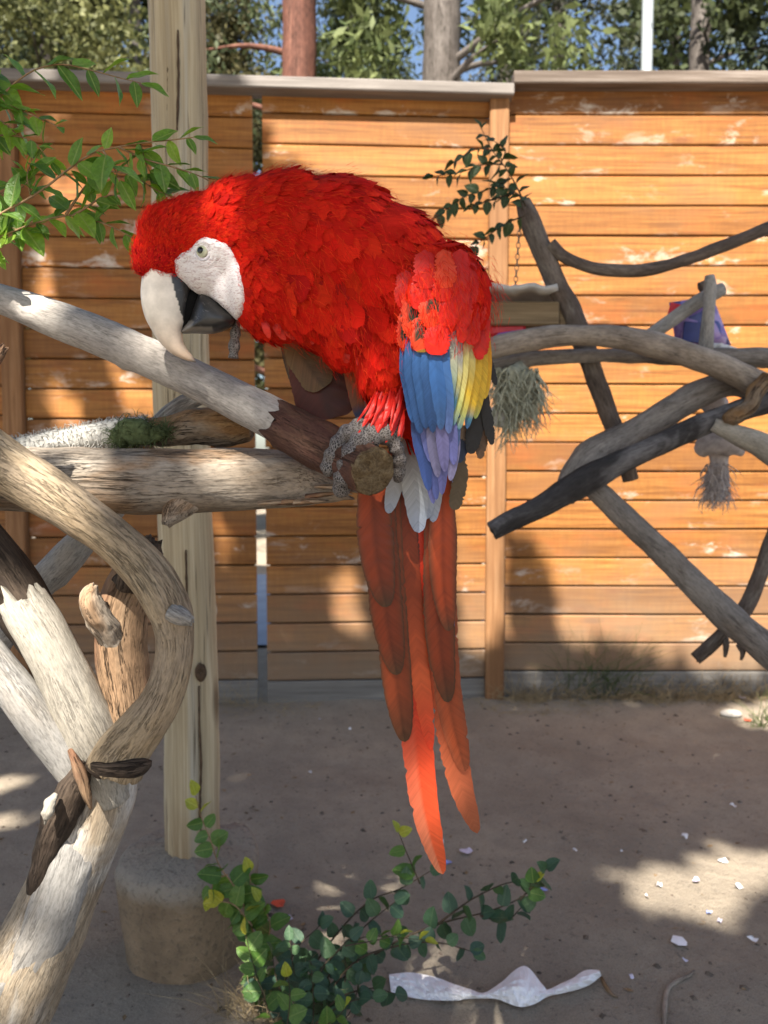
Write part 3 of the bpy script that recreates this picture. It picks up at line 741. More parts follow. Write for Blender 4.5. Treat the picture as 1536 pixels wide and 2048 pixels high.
vane('tail_feather', [(862, 930, -62), (872, 1180, -64), (895, 1420, -62), (922, 1570, -60), (955, 1667, -58)], 29, grad((0, REDT), (.5, (0.55, 0.10, 0.035)), (.85, (0.50, 0.12, 0.05)), (1, (0.30, 0.09, 0.04))), seed=20, point=.6, split=1.2, ragged=.09, n=96)
vane('tail_feather', [(846, 930, -66), (850, 1130, -68), (852, 1300, -68), (856, 1400, -66)], 22, grad((0, REDT), (1, ORANGE)), seed=21, point=.7, split=.5, n=96)
vane('tail_feather', [(898, 930, -58), (903, 1100, -60), (908, 1290, -60), (914, 1400, -60), (924, 1500, -60)], 5, grad((0, BLUEV), (1, BLUEV)), seed=22, point=.9, shaft=None, n=96)
vane('tail_feather', [(906, 940, -52), (903, 1050, -54), (902, 1180, -54), (903, 1300, -54)], 7, grad((0, (0.30, 0.30, 0.42)), (1, BLUEV)), seed=23, point=.9, shaft=None, n=96)
# pale under-tail coverts
WHITE = (0.42, 0.44, 0.46); WHITB = (0.30, 0.36, 0.47)
for k, (sx, sy, ex, ey, w, dz) in enumerate([(800, 900, 776, 1027, 17, -18), (815, 870, 838, 1066, 26, -12), (850, 880, 850, 1040, 22, -16), (868, 880, 866, 1045, 17, -20), (832, 870, 815, 1000, 22, -22)]):
    vane('undertail_covert', [(sx, sy, dz), ((sx+ex)/2+3, (sy+ey)/2, dz), (ex, ey, dz)], w, grad((0, (0.30, 0.25, 0.22)), (.5, WHITE), (1, WHITB)), seed=30+k, point=.3, shaft=None, n=30)
# wing
def wdz(px, l=0): return 136 - ((px-878)/95.0)**2*46 + l
BL = (0.036, 0.120, 0.330); BLD = (0.025, 0.075, 0.21); TEAL = (0.05, 0.17, 0.25); YEL = (0.80, 0.52, 0.035); YELP = (0.66, 0.58, 0.20); WG = (0.42, 0.42, 0.38); VIO = (0.15, 0.16, 0.40); VIOG = (0.21, 0.20, 0.34); BLK = (0.022, 0.02, 0.02)
def wf(pts, w, colf, l=0, seed=1, **kw):
    return vane('wing_feather', [(x, y, wdz(x, l) - max(0, (y-700))*0.10) for (x, y) in pts], w, colf, seed=seed, **kw)
wr_ = random.Random(31)
def streak(c1, c2, c3): return lambda u, v, k=wr_.uniform(.85, 1.15): tuple(x*k*(1.12 if u > .1 else .9) for x in grad((0, c1), (.6, c2), (1, c3))(u, v))
for k, (x0, y0, x1, y1, x2, y2, w, l) in enumerate([(884, 810, 886, 900, 884, 990, 12, -17), (852, 850, 856, 930, 867, 1008, 11, -20), (868, 840, 868, 920, 873, 1000, 11, -18), (908, 820, 909, 890, 901, 962, 12, -14), (838, 810, 846, 900, 858, 982, 14, -10), (830, 790, 834, 860, 842, 930, 12, -12),
                                                  (862, 800, 866, 880, 876, 955, 13, -7), (878, 800, 884, 870, 890, 944, 13, -5), (896, 790, 902, 860, 908, 930, 13, -8), (850, 800, 852, 860, 862, 925, 12, -9), (912, 800, 913, 850, 912, 900, 9, -10)]):
    c_ = [VIO, VIO, (0.10, 0.13, 0.36), VIOG, (0.05, 0.10, 0.32), (0.06, 0.11, 0.32), VIOG, (0.17, 0.16, 0.34), VIO, (0.12, 0.14, 0.36), (0.05, 0.09, 0.2)][k]
    wf([(x0, y0), (x1, y1), (x2, y2)], w, streak(c_, c_, tuple(q*1.25 for q in c_)), l, 40+k, n=34, point=.35, shaft=M_SHAFT if k % 2 else None, shaft_r=1.0)
for k, (x0, x1, x2, y2, w, l, cs_) in enumerate([
    (974, 975, 964, 792, 9, -9, ((0, (0.78, 0.25, 0.01)), (.5, (0.82, 0.42, 0.012)), (1, YEL))), (964, 965, 950, 838, 12, -13, ((0, (0.80, 0.30, 0.012)), (.35, YEL), (.8, YEL), (1, (0.3, 0.4, 0.12)))),
    (954, 953, 934, 858, 12, -10, ((0, (0.6, 0.5, 0.2)), (.35, YEL), (.75, YEL), (.9, TEAL), (1, BLD))), (943, 940, 918, 860, 12, -6, ((0, WG), (.3, YELP), (.62, YEL), (.84, (0.42, 0.44, 0.13)), (1, TEAL))),
    (931, 926, 906, 852, 12, -4, ((0, WG), (.3, YELP), (.55, YELP), (.78, (0.45, 0.47, 0.15)), (1, TEAL))), (918, 914, 896, 846, 12, -2, ((0, WG), (.35, WG), (.55, YELP), (.75, TEAL), (1, BL))),
    (905, 903, 888, 850, 13, 0, ((0, (0.30, 0.32, 0.36)), (.35, (0.45, 0.46, 0.33)), (.52, (0.32, 0.40, 0.30)), (.7, TEAL), (1, BL))),
    (890, 888, 898, 868, 14, 2, ((0, BL), (.6, (0.05, 0.13, 0.32)), (1, (0.09, 0.13, 0.30)))), (874, 872, 882, 860, 15, 4, ((0, BL), (.6, BL), (1, (0.05, 0.12, 0.28)))),
    (858, 855, 866, 866, 15, 5, ((0, (0.04, 0.13, 0.34)), (1, BLD))), (841, 838, 852, 858, 15, 7, ((0, BL), (.7, (0.045, 0.14, 0.36)), (1, BLD))), (824, 822, 841, 868, 16, 8, ((0, (0.045, 0.14, 0.36)), (.7, (0.04, 0.125, 0.33)), (1, BLD))), (809, 810, 826, 846, 12, 6, ((0, BL), (1, BL)))]):
    g0 = grad(*cs_); kk = wr_.uniform(.88, 1.12)
    wf([(x0, 650), (x1, 730), ((x1+x2)/2+1, 790), (x2, y2)], w, (lambda u, v, g0=g0, kk=kk: tuple(q*kk*(1.10 if u > .1 else .9) for q in g0(u, v))), l, 60+k, n=40, point=.42, shaft=M_SHAFT, shaft_r=1.1)
# tattered dark and brown feathers behind the wing
def bf(pts, w, col, dz, seed, **kw): return vane('wing_feather', [(x, y, dz) for (x, y) in pts], w, grad((0, col), (1, col)), seed=seed, ragged=.12, split=1.0, **kw)
bf([(960, 760), (952, 840), (941, 908)], 17, BLK, 40, 60, point=.6)
bf([(966, 770), (974, 830), (984, 890)], 11, BLK, 44, 61, point=.5)
bf([(968, 790), (965, 860), (960, 918)], 12, (0.10, 0.055, 0.03), 34, 62, point=.6)
bf([(975, 700), (980, 730), (992, 770)], 8, BLK, 20, 63, point=.4, shaft=None)
bf([(915, 880), (921, 950), (908, 1020)], 15, (0.11, 0.08, 0.045), 8, 64, point=.7)
bf([(912, 850), (922, 860), (938, 868)], 16, (0.30, 0.22, 0.15), 30, 65, point=.7, shaft=None)
bf([(930, 850), (926, 890), (916, 925)], 12, (0.03, 0.045, 0.09), 28, 66, point=.6)
bf([(900, 850), (907, 900), (900, 930)], 10, (0.35, 0.33, 0.30), 20, 67, shaft=None)
# far wing showing under the belly
def ff(pts, w, colf, dz, seed, **kw): return vane('far_wing_feather', [(x, y, dz) for (x, y) in pts], w, colf, seed=seed, **kw)
MAR = (0.085, 0.014, 0.008); TAN = (0.15, 0.080, 0.034)
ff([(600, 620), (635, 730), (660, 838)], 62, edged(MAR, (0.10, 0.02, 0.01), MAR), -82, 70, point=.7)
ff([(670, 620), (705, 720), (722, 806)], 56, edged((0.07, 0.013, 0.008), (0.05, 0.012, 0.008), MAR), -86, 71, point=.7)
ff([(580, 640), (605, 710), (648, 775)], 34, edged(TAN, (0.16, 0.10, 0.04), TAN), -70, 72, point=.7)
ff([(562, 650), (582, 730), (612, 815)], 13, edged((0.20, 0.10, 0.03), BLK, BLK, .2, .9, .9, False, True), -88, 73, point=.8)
ff([(690, 720), (712, 790), (722, 843)], 15, grad((0, (0.30, 0.08, 0.02)), (.7, (0.22, 0.08, 0.03)), (.85, (0.03, 0.04, 0.10)), (1, (0.03, 0.04, 0.10))), -60, 74)
ff([(725, 740), (738, 790), (742, 830)], 13, grad((0, (0.10, 0.08, 0.06)), (1, (0.12, 0.10, 0.08))), -56, 75)
# wing coverts
ci = 80
REDW = (0.62, 0.016, 0.008); REDO = (0.72, 0.060, 0.016); DKS = (0.030, 0.034, 0.016)
def covert(x, y, L, w, l, spot, lean=0.0, col=REDW):
    global ci
    ci += 1
    if spot == 2: f = lambda u, v, q=ci: DKS if (v + .16*noise.noise(Vector((u*2, v*4, q))) < .66 and abs(u+.1) < .8) else (tuple(REDO) if v < .9 else (0.30, 0.16, 0.02))
    elif spot == 1: f = lambda u, v, q=ci: DKS if (.2 < v + .2*noise.noise(Vector((u*2, v*4, q))) < .58 and u < .3) else REDO
    else: f = lambda u, v: tuple(a*(0.85+0.3*v) for a in col)
    vane('covert_feather', [(x, y, wdz(x, l)), (x+lean*L*.5, y+L*.5, wdz(x, l)+4), (x+lean*L, y+L, wdz(x, l)+1)], w, f, seed=ci, point=.5, camber=.05, shaft=None, n=30, ragged=.14, base_w=.7, split=.5)
rc = random.Random(9)
for r_, (yb, xa, xb, stp) in enumerate([(622, 812, 898, 34), (580, 806, 905, 36), (536, 812, 920, 36), (498, 830, 925, 38)]):
    x = xa + (stp*.5 if r_ % 2 else 0)
    while x <= xb:
        y = yb + rc.uniform(-9, 9) - abs(x-855)*0.06
        spot = 0
        if r_ == 0 and x < 870: spot = 2
        elif r_ == 1 and (x < 835 or 845 < x < 885): spot = 1
        covert(x, y, rc.uniform(74, 100), rc.uniform(20, 29), 8+r_*3.2, spot, rc.uniform(-.08, .08), REDW if rc.random() < .65 else REDO)
        x += stp*rc.uniform(.85, 1.1)
for (x, y, L, w, l) in [(935, 520, 90, 22, 16), (952, 560, 92, 20, 10), (925, 565, 90, 19, 13), (942, 598, 92, 18, 11), (964, 606, 88, 16, 7), (958, 640, 80, 14, 4), (922, 608, 78, 12, 8), (968, 640, 70, 10, 2)]:
    covert(x, y, L, w, l, 0, .02, REDW)
# loose thigh plumes over the foot
for k in range(64):
    x = rc.uniform(752, 808); y = rc.uniform(770, 822); tx = x + rc.uniform(-42, -4); ty = y + rc.uniform(54, 74)
    if k < 4: x, y, tx, ty = 765+k*6, 815+k*3, 728+k*5, 836+k*7
    vane('thigh_feather', [(x, y, 88+rc.uniform(-14, 14)), ((x+tx)/2+3, (y+ty)/2, 118+rc.uniform(-8, 8)), (tx, min(ty, 886), 132+rc.uniform(-10, 6))], rc.uniform(3.2, 6.5), grad((0, (0.42, 0.010, 0.008)), (1, (0.62, 0.020, 0.010))), seed=130+k, point=.25, shaft=None, n=18, ragged=.12)
vane('thigh_feather', [(826, 780, 60), (834, 820, 66), (852, 864, 66)], 9, grad((0, REDW), (1, (0.72, 0.09, 0.03))), seed=170, point=.5, shaft=None, n=18)
# ragged plumes under the chin and breast
for k in range(40):
    f_ = k/39.0
    x = 462 + 285*f_ + rc.uniform(-8, 8); yb = np.interp(x, [460, 500, 560, 600, 650, 700, 750], [640, 652, 660, 660, 690, 718, 760]) - 18
    Lk = rc.uniform(30, 50); lean = np.interp(x, [460, 560, 700], [.25, .45, .3]) + rc.uniform(-.25, .25)
    if x < 505: continue
    dzb = rc.uniform(10, 70) if x > 520 else rc.uniform(-20, 40)
    vane('breast_feather', [(x, yb-16, dzb), (x+lean*Lk*.4, yb+Lk*.35, dzb+6), (x+lean*Lk, yb+Lk*.85, dzb)], rc.uniform(7, 12), grad((0, (0.45, 0.010, 0.008)), (1, (0.68, 0.030, 0.014))), seed=180+k, point=.4, shaft=None, n=16, ragged=.12)

# --- bare face
t = NT('face_skin'); o = t.coord('Object')
wr = t.noise(t.mapv(o, (150, 150, 560), (0, 0, 0), (0, 0.55, 0)), 1.0, 3, 0.6, 1.6); wr2 = t.noise(o, 700, 2)
c = t.ramp(wr, [(0.34, (0.46, 0.35, 0.36)), (0.46, (0.72, 0.66, 0.66)), (0.58, (0.80, 0.77, 0.77))])
M_FACE = t.done(c, 0.6, t.bump(t.math('ADD', wr, t.math('MULTIPLY', wr2, 0.3)), 0.55, 0.0016), 0.3)
V = []; Fc = []; ids = {}
stp = 1.6; gx = np.arange(344, 488, stp); gy = np.arange(472, 644, stp)
for j, y in enumerate(gy):
    for i, x in enumerate(gx):
        ins = inpoly(x, y, FACE); dd = polydist(x, y, FACE)
        if not ins and dd > 5: continue
        h, n = hit(x, y)
        if h is None: continue
        if n.y > 0: n = -n
        de = math.hypot(x-408, y-503)
        lid = 0.0012*math.exp(-((de-21)/5.0)**2) + 0.0007*math.exp(-((de-29)/3.0)**2)
        V.append(h + n*((min(0.0022, 0.0005+dd*0.00025) if ins else 0.0005-dd*0.0010) + lid)); ids[(i, j)] = len(V)-1
for (i, j), a in ids.items():
    if (i+1, j) in ids and (i, j+1) in ids and (i+1, j+1) in ids: Fc.append((a, ids[(i+1, j)], ids[(i+1, j+1)], ids[(i, j+1)]))
obj('face_skin', mesh('face_skin', V, Fc, M_FACE), bird)
# --- eye
t = NT('parrot_eye'); o = t.coord('Object'); sp = t.node('SeparateXYZ'); t.L(o, sp.inputs[0])
rr = t.math('SQRT', t.math('ADD', t.math('POWER', sp.outputs[0], 2.0), t.math('POWER', sp.outputs[1], 2.0)))
c = t.ramp(t.math('MULTIPLY', rr, 1.0/0.0100), [(0.0, (0.004, 0.004, 0.004)), (0.34, (0.004, 0.004, 0.004)), (0.40, (0.33, 0.35, 0.24)), (0.66, (0.50, 0.50, 0.36)), (0.80, (0.20, 0.18, 0.13)), (0.92, (0.05, 0.045, 0.045))])
M_EYE = t.done(c, 0.08, None, 0.5)
eh, en = hit(407, 503)
V = [v*0.0092 for v in IV]
eye = obj('eye', mesh('eye', V, IF, M_EYE), bird)
fwd = (Vector((-0.35, -1, 0.05))).normalized()
eye.matrix_basis = Matrix.Translation(eh - fwd*(-1)*0 - Vector((0, -1, 0))*0.0032) @ fwd.to_track_quat('Z', 'Y').to_matrix().to_4x4() @ Matrix.Diagonal((0.93, 0.93, 0.9, 1))
M_LID = mat_plain('eyelid', (0.55, 0.52, 0.55), 0.5, 0.3, 0.1, 300)
V = []; Fc = []; n1, n2 = 36, 8
for i in range(n1):
    a = 2*math.pi*i/n1
    for j in range(n2):
        b = 2*math.pi*j/n2; R_ = 0.0086 + 0.0012*math.cos(b)
        V.append((R_*math.cos(a)*0.92, R_*math.sin(a)*1.08, 0.0014*math.sin(b)))
for i in range(n1):
    for j in range(n2): Fc.append((i*n2+j, ((i+1) % n1)*n2+j, ((i+1) % n1)*n2+(j+1) % n2, i*n2+(j+1) % n2))
lid = obj('eyelid', mesh('eyelid', V, Fc, M_LID), bird)
lid.matrix_basis = Matrix.Translation(eh + Vector((0, -0.0012, 0))) @ (Vector((-0.15, -1, 0.05))).to_track_quat('Z', 'Y').to_matrix().to_4x4()
# --- beak
def mat_beak():
    t = NT('beak_horn'); col = t.attr('Col').outputs['Color']; o = t.coord('Object')
    n1 = t.noise(o, 60, 4, 0.6); n2 = t.noise(t.mapv(o, (160, 160, 500)), 1.0, 4, 0.65, 1.0)
    c = t.mix(1.0, col, t.ramp(n1, [(0.3, 0.80), (0.7, 1.12)]), 'MULTIPLY')
    scr = t.math('MULTIPLY', t.ramp(t.math('ABSOLUTE', t.math('SUBTRACT', t.noise(o, 95, 2, 0.5, 1.5), 0.5)), [(0.0, 1.0), (0.008, 0.0)]), t.ramp(t.noise(o, 55, 2), [(0.55, 0.0), (0.66, 0.7)]))
    c = t.mix(t.math('MULTIPLY', scr, 0.35), c, (0.80, 0.76, 0.70))
    t.b.inputs['Coat Weight'].default_value = 0.25; t.b.inputs['Coat Roughness'].default_value = 0.25
    return t.done(c, t.ramp(n2, [(0.3, 0.30), (0.7, 0.5)]), t.bump(t.math('ADD', n2, n1), 0.25, 0.0008), 0.4)
M_BEAK = mat_beak()
def beak_sweep(ctr, n=28):
    """ctr: (px,py,half width px,half depth px)"""
    c = catmull(ctr, 24); V = []; Fc = []; Cc = []
    m = len(c)
    for i in range(m):
        t_ = c[min(i+1, m-1), :2]-c[max(i-1, 0), :2]; t_ = t_/np.linalg.norm(t_); nx_, ny_ = -t_[1], t_[0]
        for j in range(n):
            a = 2*math.pi*j/n; ca, sa = math.cos(a), math.sin(a)
            ca = math.copysign(abs(ca)**0.85, ca); sa = math.copysign(abs(sa)**0.9, sa)
            x = c[i, 0]+nx_*ca*c[i, 2]; y = c[i, 1]+ny_*ca*c[i, 2]
            V.append(B(x, y, sa*c[i, 3]))
            bx = np.interp(y, [560, 580, 606, 640, 655, 700], [344, 349, 357, 366, 372, 500]) + 2.5*noise.noise(Vector((y*.12, sa*2, 0)))
            if x > bx: k = (0.020, 0.019, 0.019)
            else:
                f_ = i/(m-1); k = Vector((0.60, 0.545, 0.475)).lerp(Vector((0.58, 0.43, 0.31)), min(1, max(0, (f_-.35)*2.2)))
                if f_ > .86: k = k.lerp(Vector((0.10, 0.09, 0.085)), min(1, (f_-.86)*9))
            Cc.append((k[0], k[1], k[2], 1))
    for i in range(m-1):
        for j in range(n): Fc.append((i*n+j, i*n+(j+1) % n, (i+1)*n+(j+1) % n, (i+1)*n+j))
    Fc.append(tuple(range(n))); Fc.append(tuple((m-1)*n+j for j in range(n-1, -1, -1)))
    return V, Fc, Cc
V, Fc, Cc = beak_sweep([(326, 525, 40, 30), (330, 562, 48, 33), (331, 600, 49, 33), (334, 636, 42, 30), (338, 664, 29, 25), (350, 690, 19, 18), (366, 706, 12, 12), (380, 716, 7, 7), (392, 724, 1.2, 1.5)], 96)
ub = obj('upper_beak', mesh('upper_beak', V, Fc, M_BEAK, True, {'Col': ('FLOAT_COLOR', Cc)}), bird)
def pillow(name, poly, T, dz, mat, colf, parent, rings=9, p=2.6):
    poly = catmull(poly + [poly[0]], 4)[:-1]; n = len(poly); cx, cy = poly.mean(0)
    V = []; Fc = []; Cc = []
    lv = [(s, 1) for s in np.linspace(0.06, 1, rings)] + [(s, -1) for s in np.linspace(1, 0.06, rings)][1:]
    for (s, sg) in lv:
        for (x, y) in poly:
            X, Y = cx+(x-cx)*s, cy+(y-cy)*s; z = sg*T*max(0, 1-s**p)**(1/1.7)
            V.append(B(X, Y, dz+z)); Cc.append((*colf(X, Y), 1))
    for i in range(len(lv)-1):
        for j in range(n): Fc.append((i*n+j, i*n+(j+1) % n, (i+1)*n+(j+1) % n, (i+1)*n+j))
    Fc.append(tuple(range(n-1, -1, -1))); Fc.append(tuple((len(lv)-1)*n+j for j in range(n)))
    return obj(name, mesh(name, V, Fc, mat, True, {'Col': ('FLOAT_COLOR', Cc)}), parent)
pillow('lower_beak', LB, 44, 4, M_BEAK, lambda x, y: (0.15, 0.14, 0.125) if (y > 655 - max(0, x-410)*0.2 and x < 425) or (x < 386 and 640 < y) else (0.020, 0.0195, 0.019), bird)
pillow('mouth_shadow_filler', [(346, 585), (372, 578), (398, 586), (392, 640), (368, 662), (354, 640)], 20, 0, mat_plain('painted_mouth_shadow', (0.008, 0.008, 0.008), .95, .05), lambda x, y: (0.01, 0.01, 0.01), bird)  # near-black filler stands in for the shadow inside the open beak
# --- foot
def mat_scale():
    t = NT('scaly_foot'); a = t.attr('tc').outputs['Vector']
    v = t.voro(t.mapv(a, (480, 480, 380)), 1.0, 'DISTANCE_TO_EDGE'); n1 = t.noise(a, 60, 3)
    c = t.ramp(v, [(0.0, (0.26, 0.245, 0.235)), (0.09, (0.13, 0.12, 0.12)), (0.22, (0.026, 0.024, 0.025))])
    c = t.mix(t.ramp(n1, [(0.4, 0.4), (0.6, 0.0)]), c, (0.14, 0.11, 0.09))
    return t.done(c, 0.6, t.bump(v, 0.8, 0.0016), 0.3)
M_SCALE = mat_scale(); M_CLAW = mat_plain('dark_claw', (0.03, 0.027, 0.026), 0.3, 0.5)
def toe(pts, claw, nm='toe'):
    c = catmull(pts, 9); dd = np.r_[0, np.cumsum(np.linalg.norm(np.diff(c[:, :2], axis=0), axis=1))]
    if nm == 'toe': c[:, 3] *= 1 + .13*np.cos(dd/26.0*2*math.pi) + .05*np.cos(dd/7.0*2*math.pi)
    pts = [tuple(r) for r in c]
    o = limb(nm, [(x, y, D0-dz*U, r) for (x, y, dz, r) in pts], M_SCALE, bird, n=16, step=0.0025, lump=0.10, lumpk=70, seed=len(pts))
    if claw: limb('claw', [(x, y, D0-dz*U, r) for (x, y, dz, r) in claw], M_CLAW, o, n=10, step=0.002, lump=0.02)
toe([(792, 862, 92, 21.6), (752, 868, 112, 25.2), (722, 884, 120, 21.6), (700, 912, 124, 20.4), (690, 945, 120, 20.4), (683, 970, 108, 18.0), (684, 986, 96, 14.4)], [(684, 980, 106, 10), (686, 996, 108, 8), (700, 1006, 100, 5), (714, 1004, 90, 1.6)])
toe([(770, 856, 84, 21.6), (722, 858, 100, 22.8), (688, 874, 104, 18.0), (668, 904, 108, 15.6), (659, 932, 102, 16.8), (657, 948, 94, 12.0)], [(657, 944, 104, 10), (656, 960, 108, 8), (664, 974, 104, 5), (674, 976, 96, 1.6)])
toe([(756, 860, 104, 25.2), (782, 878, 104, 16.8), (796, 905, 98, 14.4), (799, 935, 86, 13.2), (796, 960, 70, 10.8)], [(796, 958, 70, 8.4), (790, 975, 55, 4.8), (780, 985, 42, 1.5)])
toe([(790, 830, 74, 12), (784, 846, 86, 15), (768, 866, 98, 20)], None, 'leg')
toe([(474, 640, -10, 8), (470, 675, -8, 10), (468, 698, -8, 11), (467, 716, -8, 9)], [(467, 712, -8, 6), (470, 735, -8, 5), (463, 754, -8, 1.6)])
# ============================================================ near perches
M_PALE = mat_wood('pale_debarked_branch', (0.26, 0.235, 0.215), (0.40, 0.37, 0.335), (0.48, 0.45, 0.41), 0.8, crackamt=0.35, patch=(0.22, 0.20, 0.19), patchamt=0.5, bump=0.3, seed=1.1)
M_BARK = mat_wood('brown_bark', (0.045, 0.020, 0.015), (0.105, 0.050, 0.036), (0.17, 0.095, 0.066), 1.5, crackamt=0.6, patch=(0.16, 0.09, 0.055), patchamt=0.6, bump=0.9, seed=2.3)
M_LOG = mat_wood('weathered_log', (0.17, 0.125, 0.085), (0.34, 0.29, 0.235), (0.46, 0.41, 0.35), 0.9, crackamt=0.85, patch=(0.28, 0.165, 0.085), patchamt=0.75, bump=0.8, seed=3.7)
M_CURVE = mat_wood('tan_driftwood', (0.21, 0.15, 0.09), (0.33, 0.255, 0.165), (0.40, 0.335, 0.245), 1.0, crackamt=0.5, patch=(0.24, 0.19, 0.14), patchamt=0.7, bump=0.9, seed=5.2)
M_TRUNK = mat_wood('driftwood_trunk', (0.20, 0.15, 0.10), (0.31, 0.25, 0.18), (0.38, 0.335, 0.265), 1.0, crackamt=0.4, patch=(0.47, 0.45, 0.42), patchamt=0.8, bump=0.7, seed=6.9)
M_CREAM = mat_wood('cream_bare_wood', (0.24, 0.215, 0.178), (0.32, 0.295, 0.25), (0.38, 0.355, 0.31), 1.1, crackamt=0.3, patch=(0.50, 0.45, 0.36), patchamt=0.6, bump=0.7, seed=8.4)
M_GREYW = mat_wood('silver_grey_wood', (0.17, 0.16, 0.15), (0.27, 0.26, 0.245), (0.35, 0.34, 0.325), 1.0, crackamt=0.4, patch=(0.30, 0.26, 0.21), patchamt=0.5, bump=0.6, seed=9.9)
M_DARKW = mat_wood('charred_dark_wood', (0.018, 0.013, 0.010), (0.05, 0.036, 0.027), (0.11, 0.08, 0.058), 1.2, crackamt=0.8, bump=1.0, seed=11.3)
M_STUB = mat_wood('rusty_brown_wood', (0.13, 0.075, 0.04), (0.27, 0.175, 0.105), (0.38, 0.275, 0.18), 0.9, crackamt=0.9, crackcol=(0.02, 0.01, 0.006), patch=(0.15, 0.06, 0.035), patchamt=0.6, bump=1.0, seed=12.7)
M_CHEW = mat_wood('chewed_brown_wood', (0.10, 0.055, 0.025), (0.24, 0.135, 0.06), (0.36, 0.24, 0.12), 1.4, crackamt=1.0, patch=(0.20, 0.18, 0.15), patchamt=0.7, bump=1.2, seed=14.1)
t = NT('end_grain'); o = t.coord('Object'); n1 = t.noise(o, 90, 5, 0.7); n2 = t.noise(o, 380, 3, 0.7)
M_END = t.done(t.mix(t.ramp(n2, [(0.4, 0.5), (0.6, 0.0)]), t.ramp(n1, [(0.3, (0.10, 0.065, 0.033)), (0.52, (0.22, 0.16, 0.09)), (0.75, (0.30, 0.235, 0.145))]), (0.06, 0.036, 0.02)), 0.9, t.bump(t.math('ADD', n1, n2), 1.0, 0.005), 0.1)
PB = [(-120, 560, 1.00, 25), (0, 597, .98, 29), (100, 634, .96, 36), (200, 673, .94, 38), (300, 716, .925, 38), (400, 764, .905, 38.5), (480, 803, .888, 40), (560, 846, .862, 43), (640, 890, .832, 45), (705, 924, .802, 46), (742, 941, .774, 46)]
pbr = limb('perch_branch', PB, M_PALE, n=32, step=0.006, lump=0.05, lumpk=26, crack=0.05, seed=4, knots=((0.15, 2.0, 0.012, 0.18), (0.29, 3.0, 0.01, 0.12)))
tag(pbr, 'smooth pale perch branch with brown bark at its sawn end under the macaw', 'branch')
bk = [(x, y, d, r*1.10) for (x, y, d, r) in PB if x > 555]; bk[0] = (566, 850, .860, 47)
limb('bark', bk[:-1] + [(744, 942, .772, 49.5)], M_BARK, pbr, n=40, step=0.005, lump=0.06, lumpk=60, crack=0.07, seed=8, rough_end=(0.016, 0.003))
e1 = P(744, 942, .772); e0 = P(705, 924, .802); ax = (e1-e0).normalized()
limb_e = [((e1+ax*s_).x, (e1+ax*s_).y, (e1+ax*s_).z, r_) for s_, r_ in ((-0.002, .0236), (0.001, .0236), (0.0045, .0230))]
V, Fc, TC = tube_geo(limb_e, n=28, step=0.002, lump=0.10, lumpk=90, seed=2, rough_end=(0, 0.006))
obj('cut_end', mesh('cut_end', V, Fc, M_END), pbr)

log = limb('perch_log', [(-120, 955, .935, 64), (0, 957, .935, 64), (150, 960, .935, 66), (320, 964, .935, 66), (480, 960, .93, 63), (570, 958, .925, 58), (630, 965, .92, 46), (672, 980, .915, 27), (700, 988, .912, 9)], M_LOG, n=48, step=0.006, lump=0.07, lumpk=20, crack=0.07, seed=21, rough_end=(0, 0.02), knots=((0.42, 2.4, 0.014, 0.10), (0.2, 1.2, 0.01, 0.08)))
tag(log, 'thick weathered grey log lying level beneath the pale perch branch', 'log')
limb('knot_stub', [(380, 990, .922, 34), (354, 1018, .914, 27), (340, 1036, .909, 19), (332, 1050, .907, 9)], M_LOG, log, n=24, step=0.004, lump=0.14, lumpk=60, crack=0.05, seed=22, rough_end=(0, 0.004))
for k in range(14):
    x0 = 560+k*9+random.uniform(-5, 5); y0 = np.interp(x0, [560, 640, 690], [1004, 1004, 990]) + random.uniform(-26, 4)
    if k % 2 == 0: limb('splinter', [(x0-40, y0+random.uniform(-3, 5), .884, 5), (x0, y0, .88, 5), (x0+random.uniform(20, 36), y0-random.uniform(0, 5), .885, 1)], M_STUB if k % 4 else M_LOG, log, n=6, step=0.006, lump=0.2, lumpk=90, seed=k)

cv = limb('driftwood_branch', [(-120, 850, .82, 58), (-40, 900, .815, 56), (20, 938, .81, 53), (90, 982, .80, 50), (155, 1026, .795, 46), (225, 1076, .79, 43), (290, 1140, .785, 45), (336, 1212, .78, 46), (350, 1275, .78, 39), (345, 1335, .78, 38), (325, 1395, .78, 41), (288, 1450, .785, 46), (250, 1498, .79, 52), (232, 1536, .79, 58)], M_CURVE, n=44, step=0.005, lump=0.06, lumpk=30, crack=0.07, seed=33, rough_end=(0, 0.008), knots=((0.335, 0.5, 0.010, 0.18), (0.345, 1.6, 0.008, 0.12), (0.12, 3.6, 0.012, 0.10)))
tag(cv, 'tan driftwood branch sweeping down in a hook in front of the log', 'branch')
limb('broken_spur', [(345, 1225, .765, 22), (368, 1236, .76, 17), (384, 1243, .758, 9)], M_GREYW, cv, n=16, step=0.003, lump=0.2, lumpk=90, seed=35, rough_end=(0, 0.004))
limb('split_lip', [(182, 1528, .785, 14), (205, 1538, .772, 20), (245, 1538, .768, 20), (278, 1534, .772, 18), (294, 1528, .782, 12)], M_DARKW, cv, n=14, step=0.004, lump=0.25, lumpk=70, seed=36, rough_end=(0.004, 0.004))

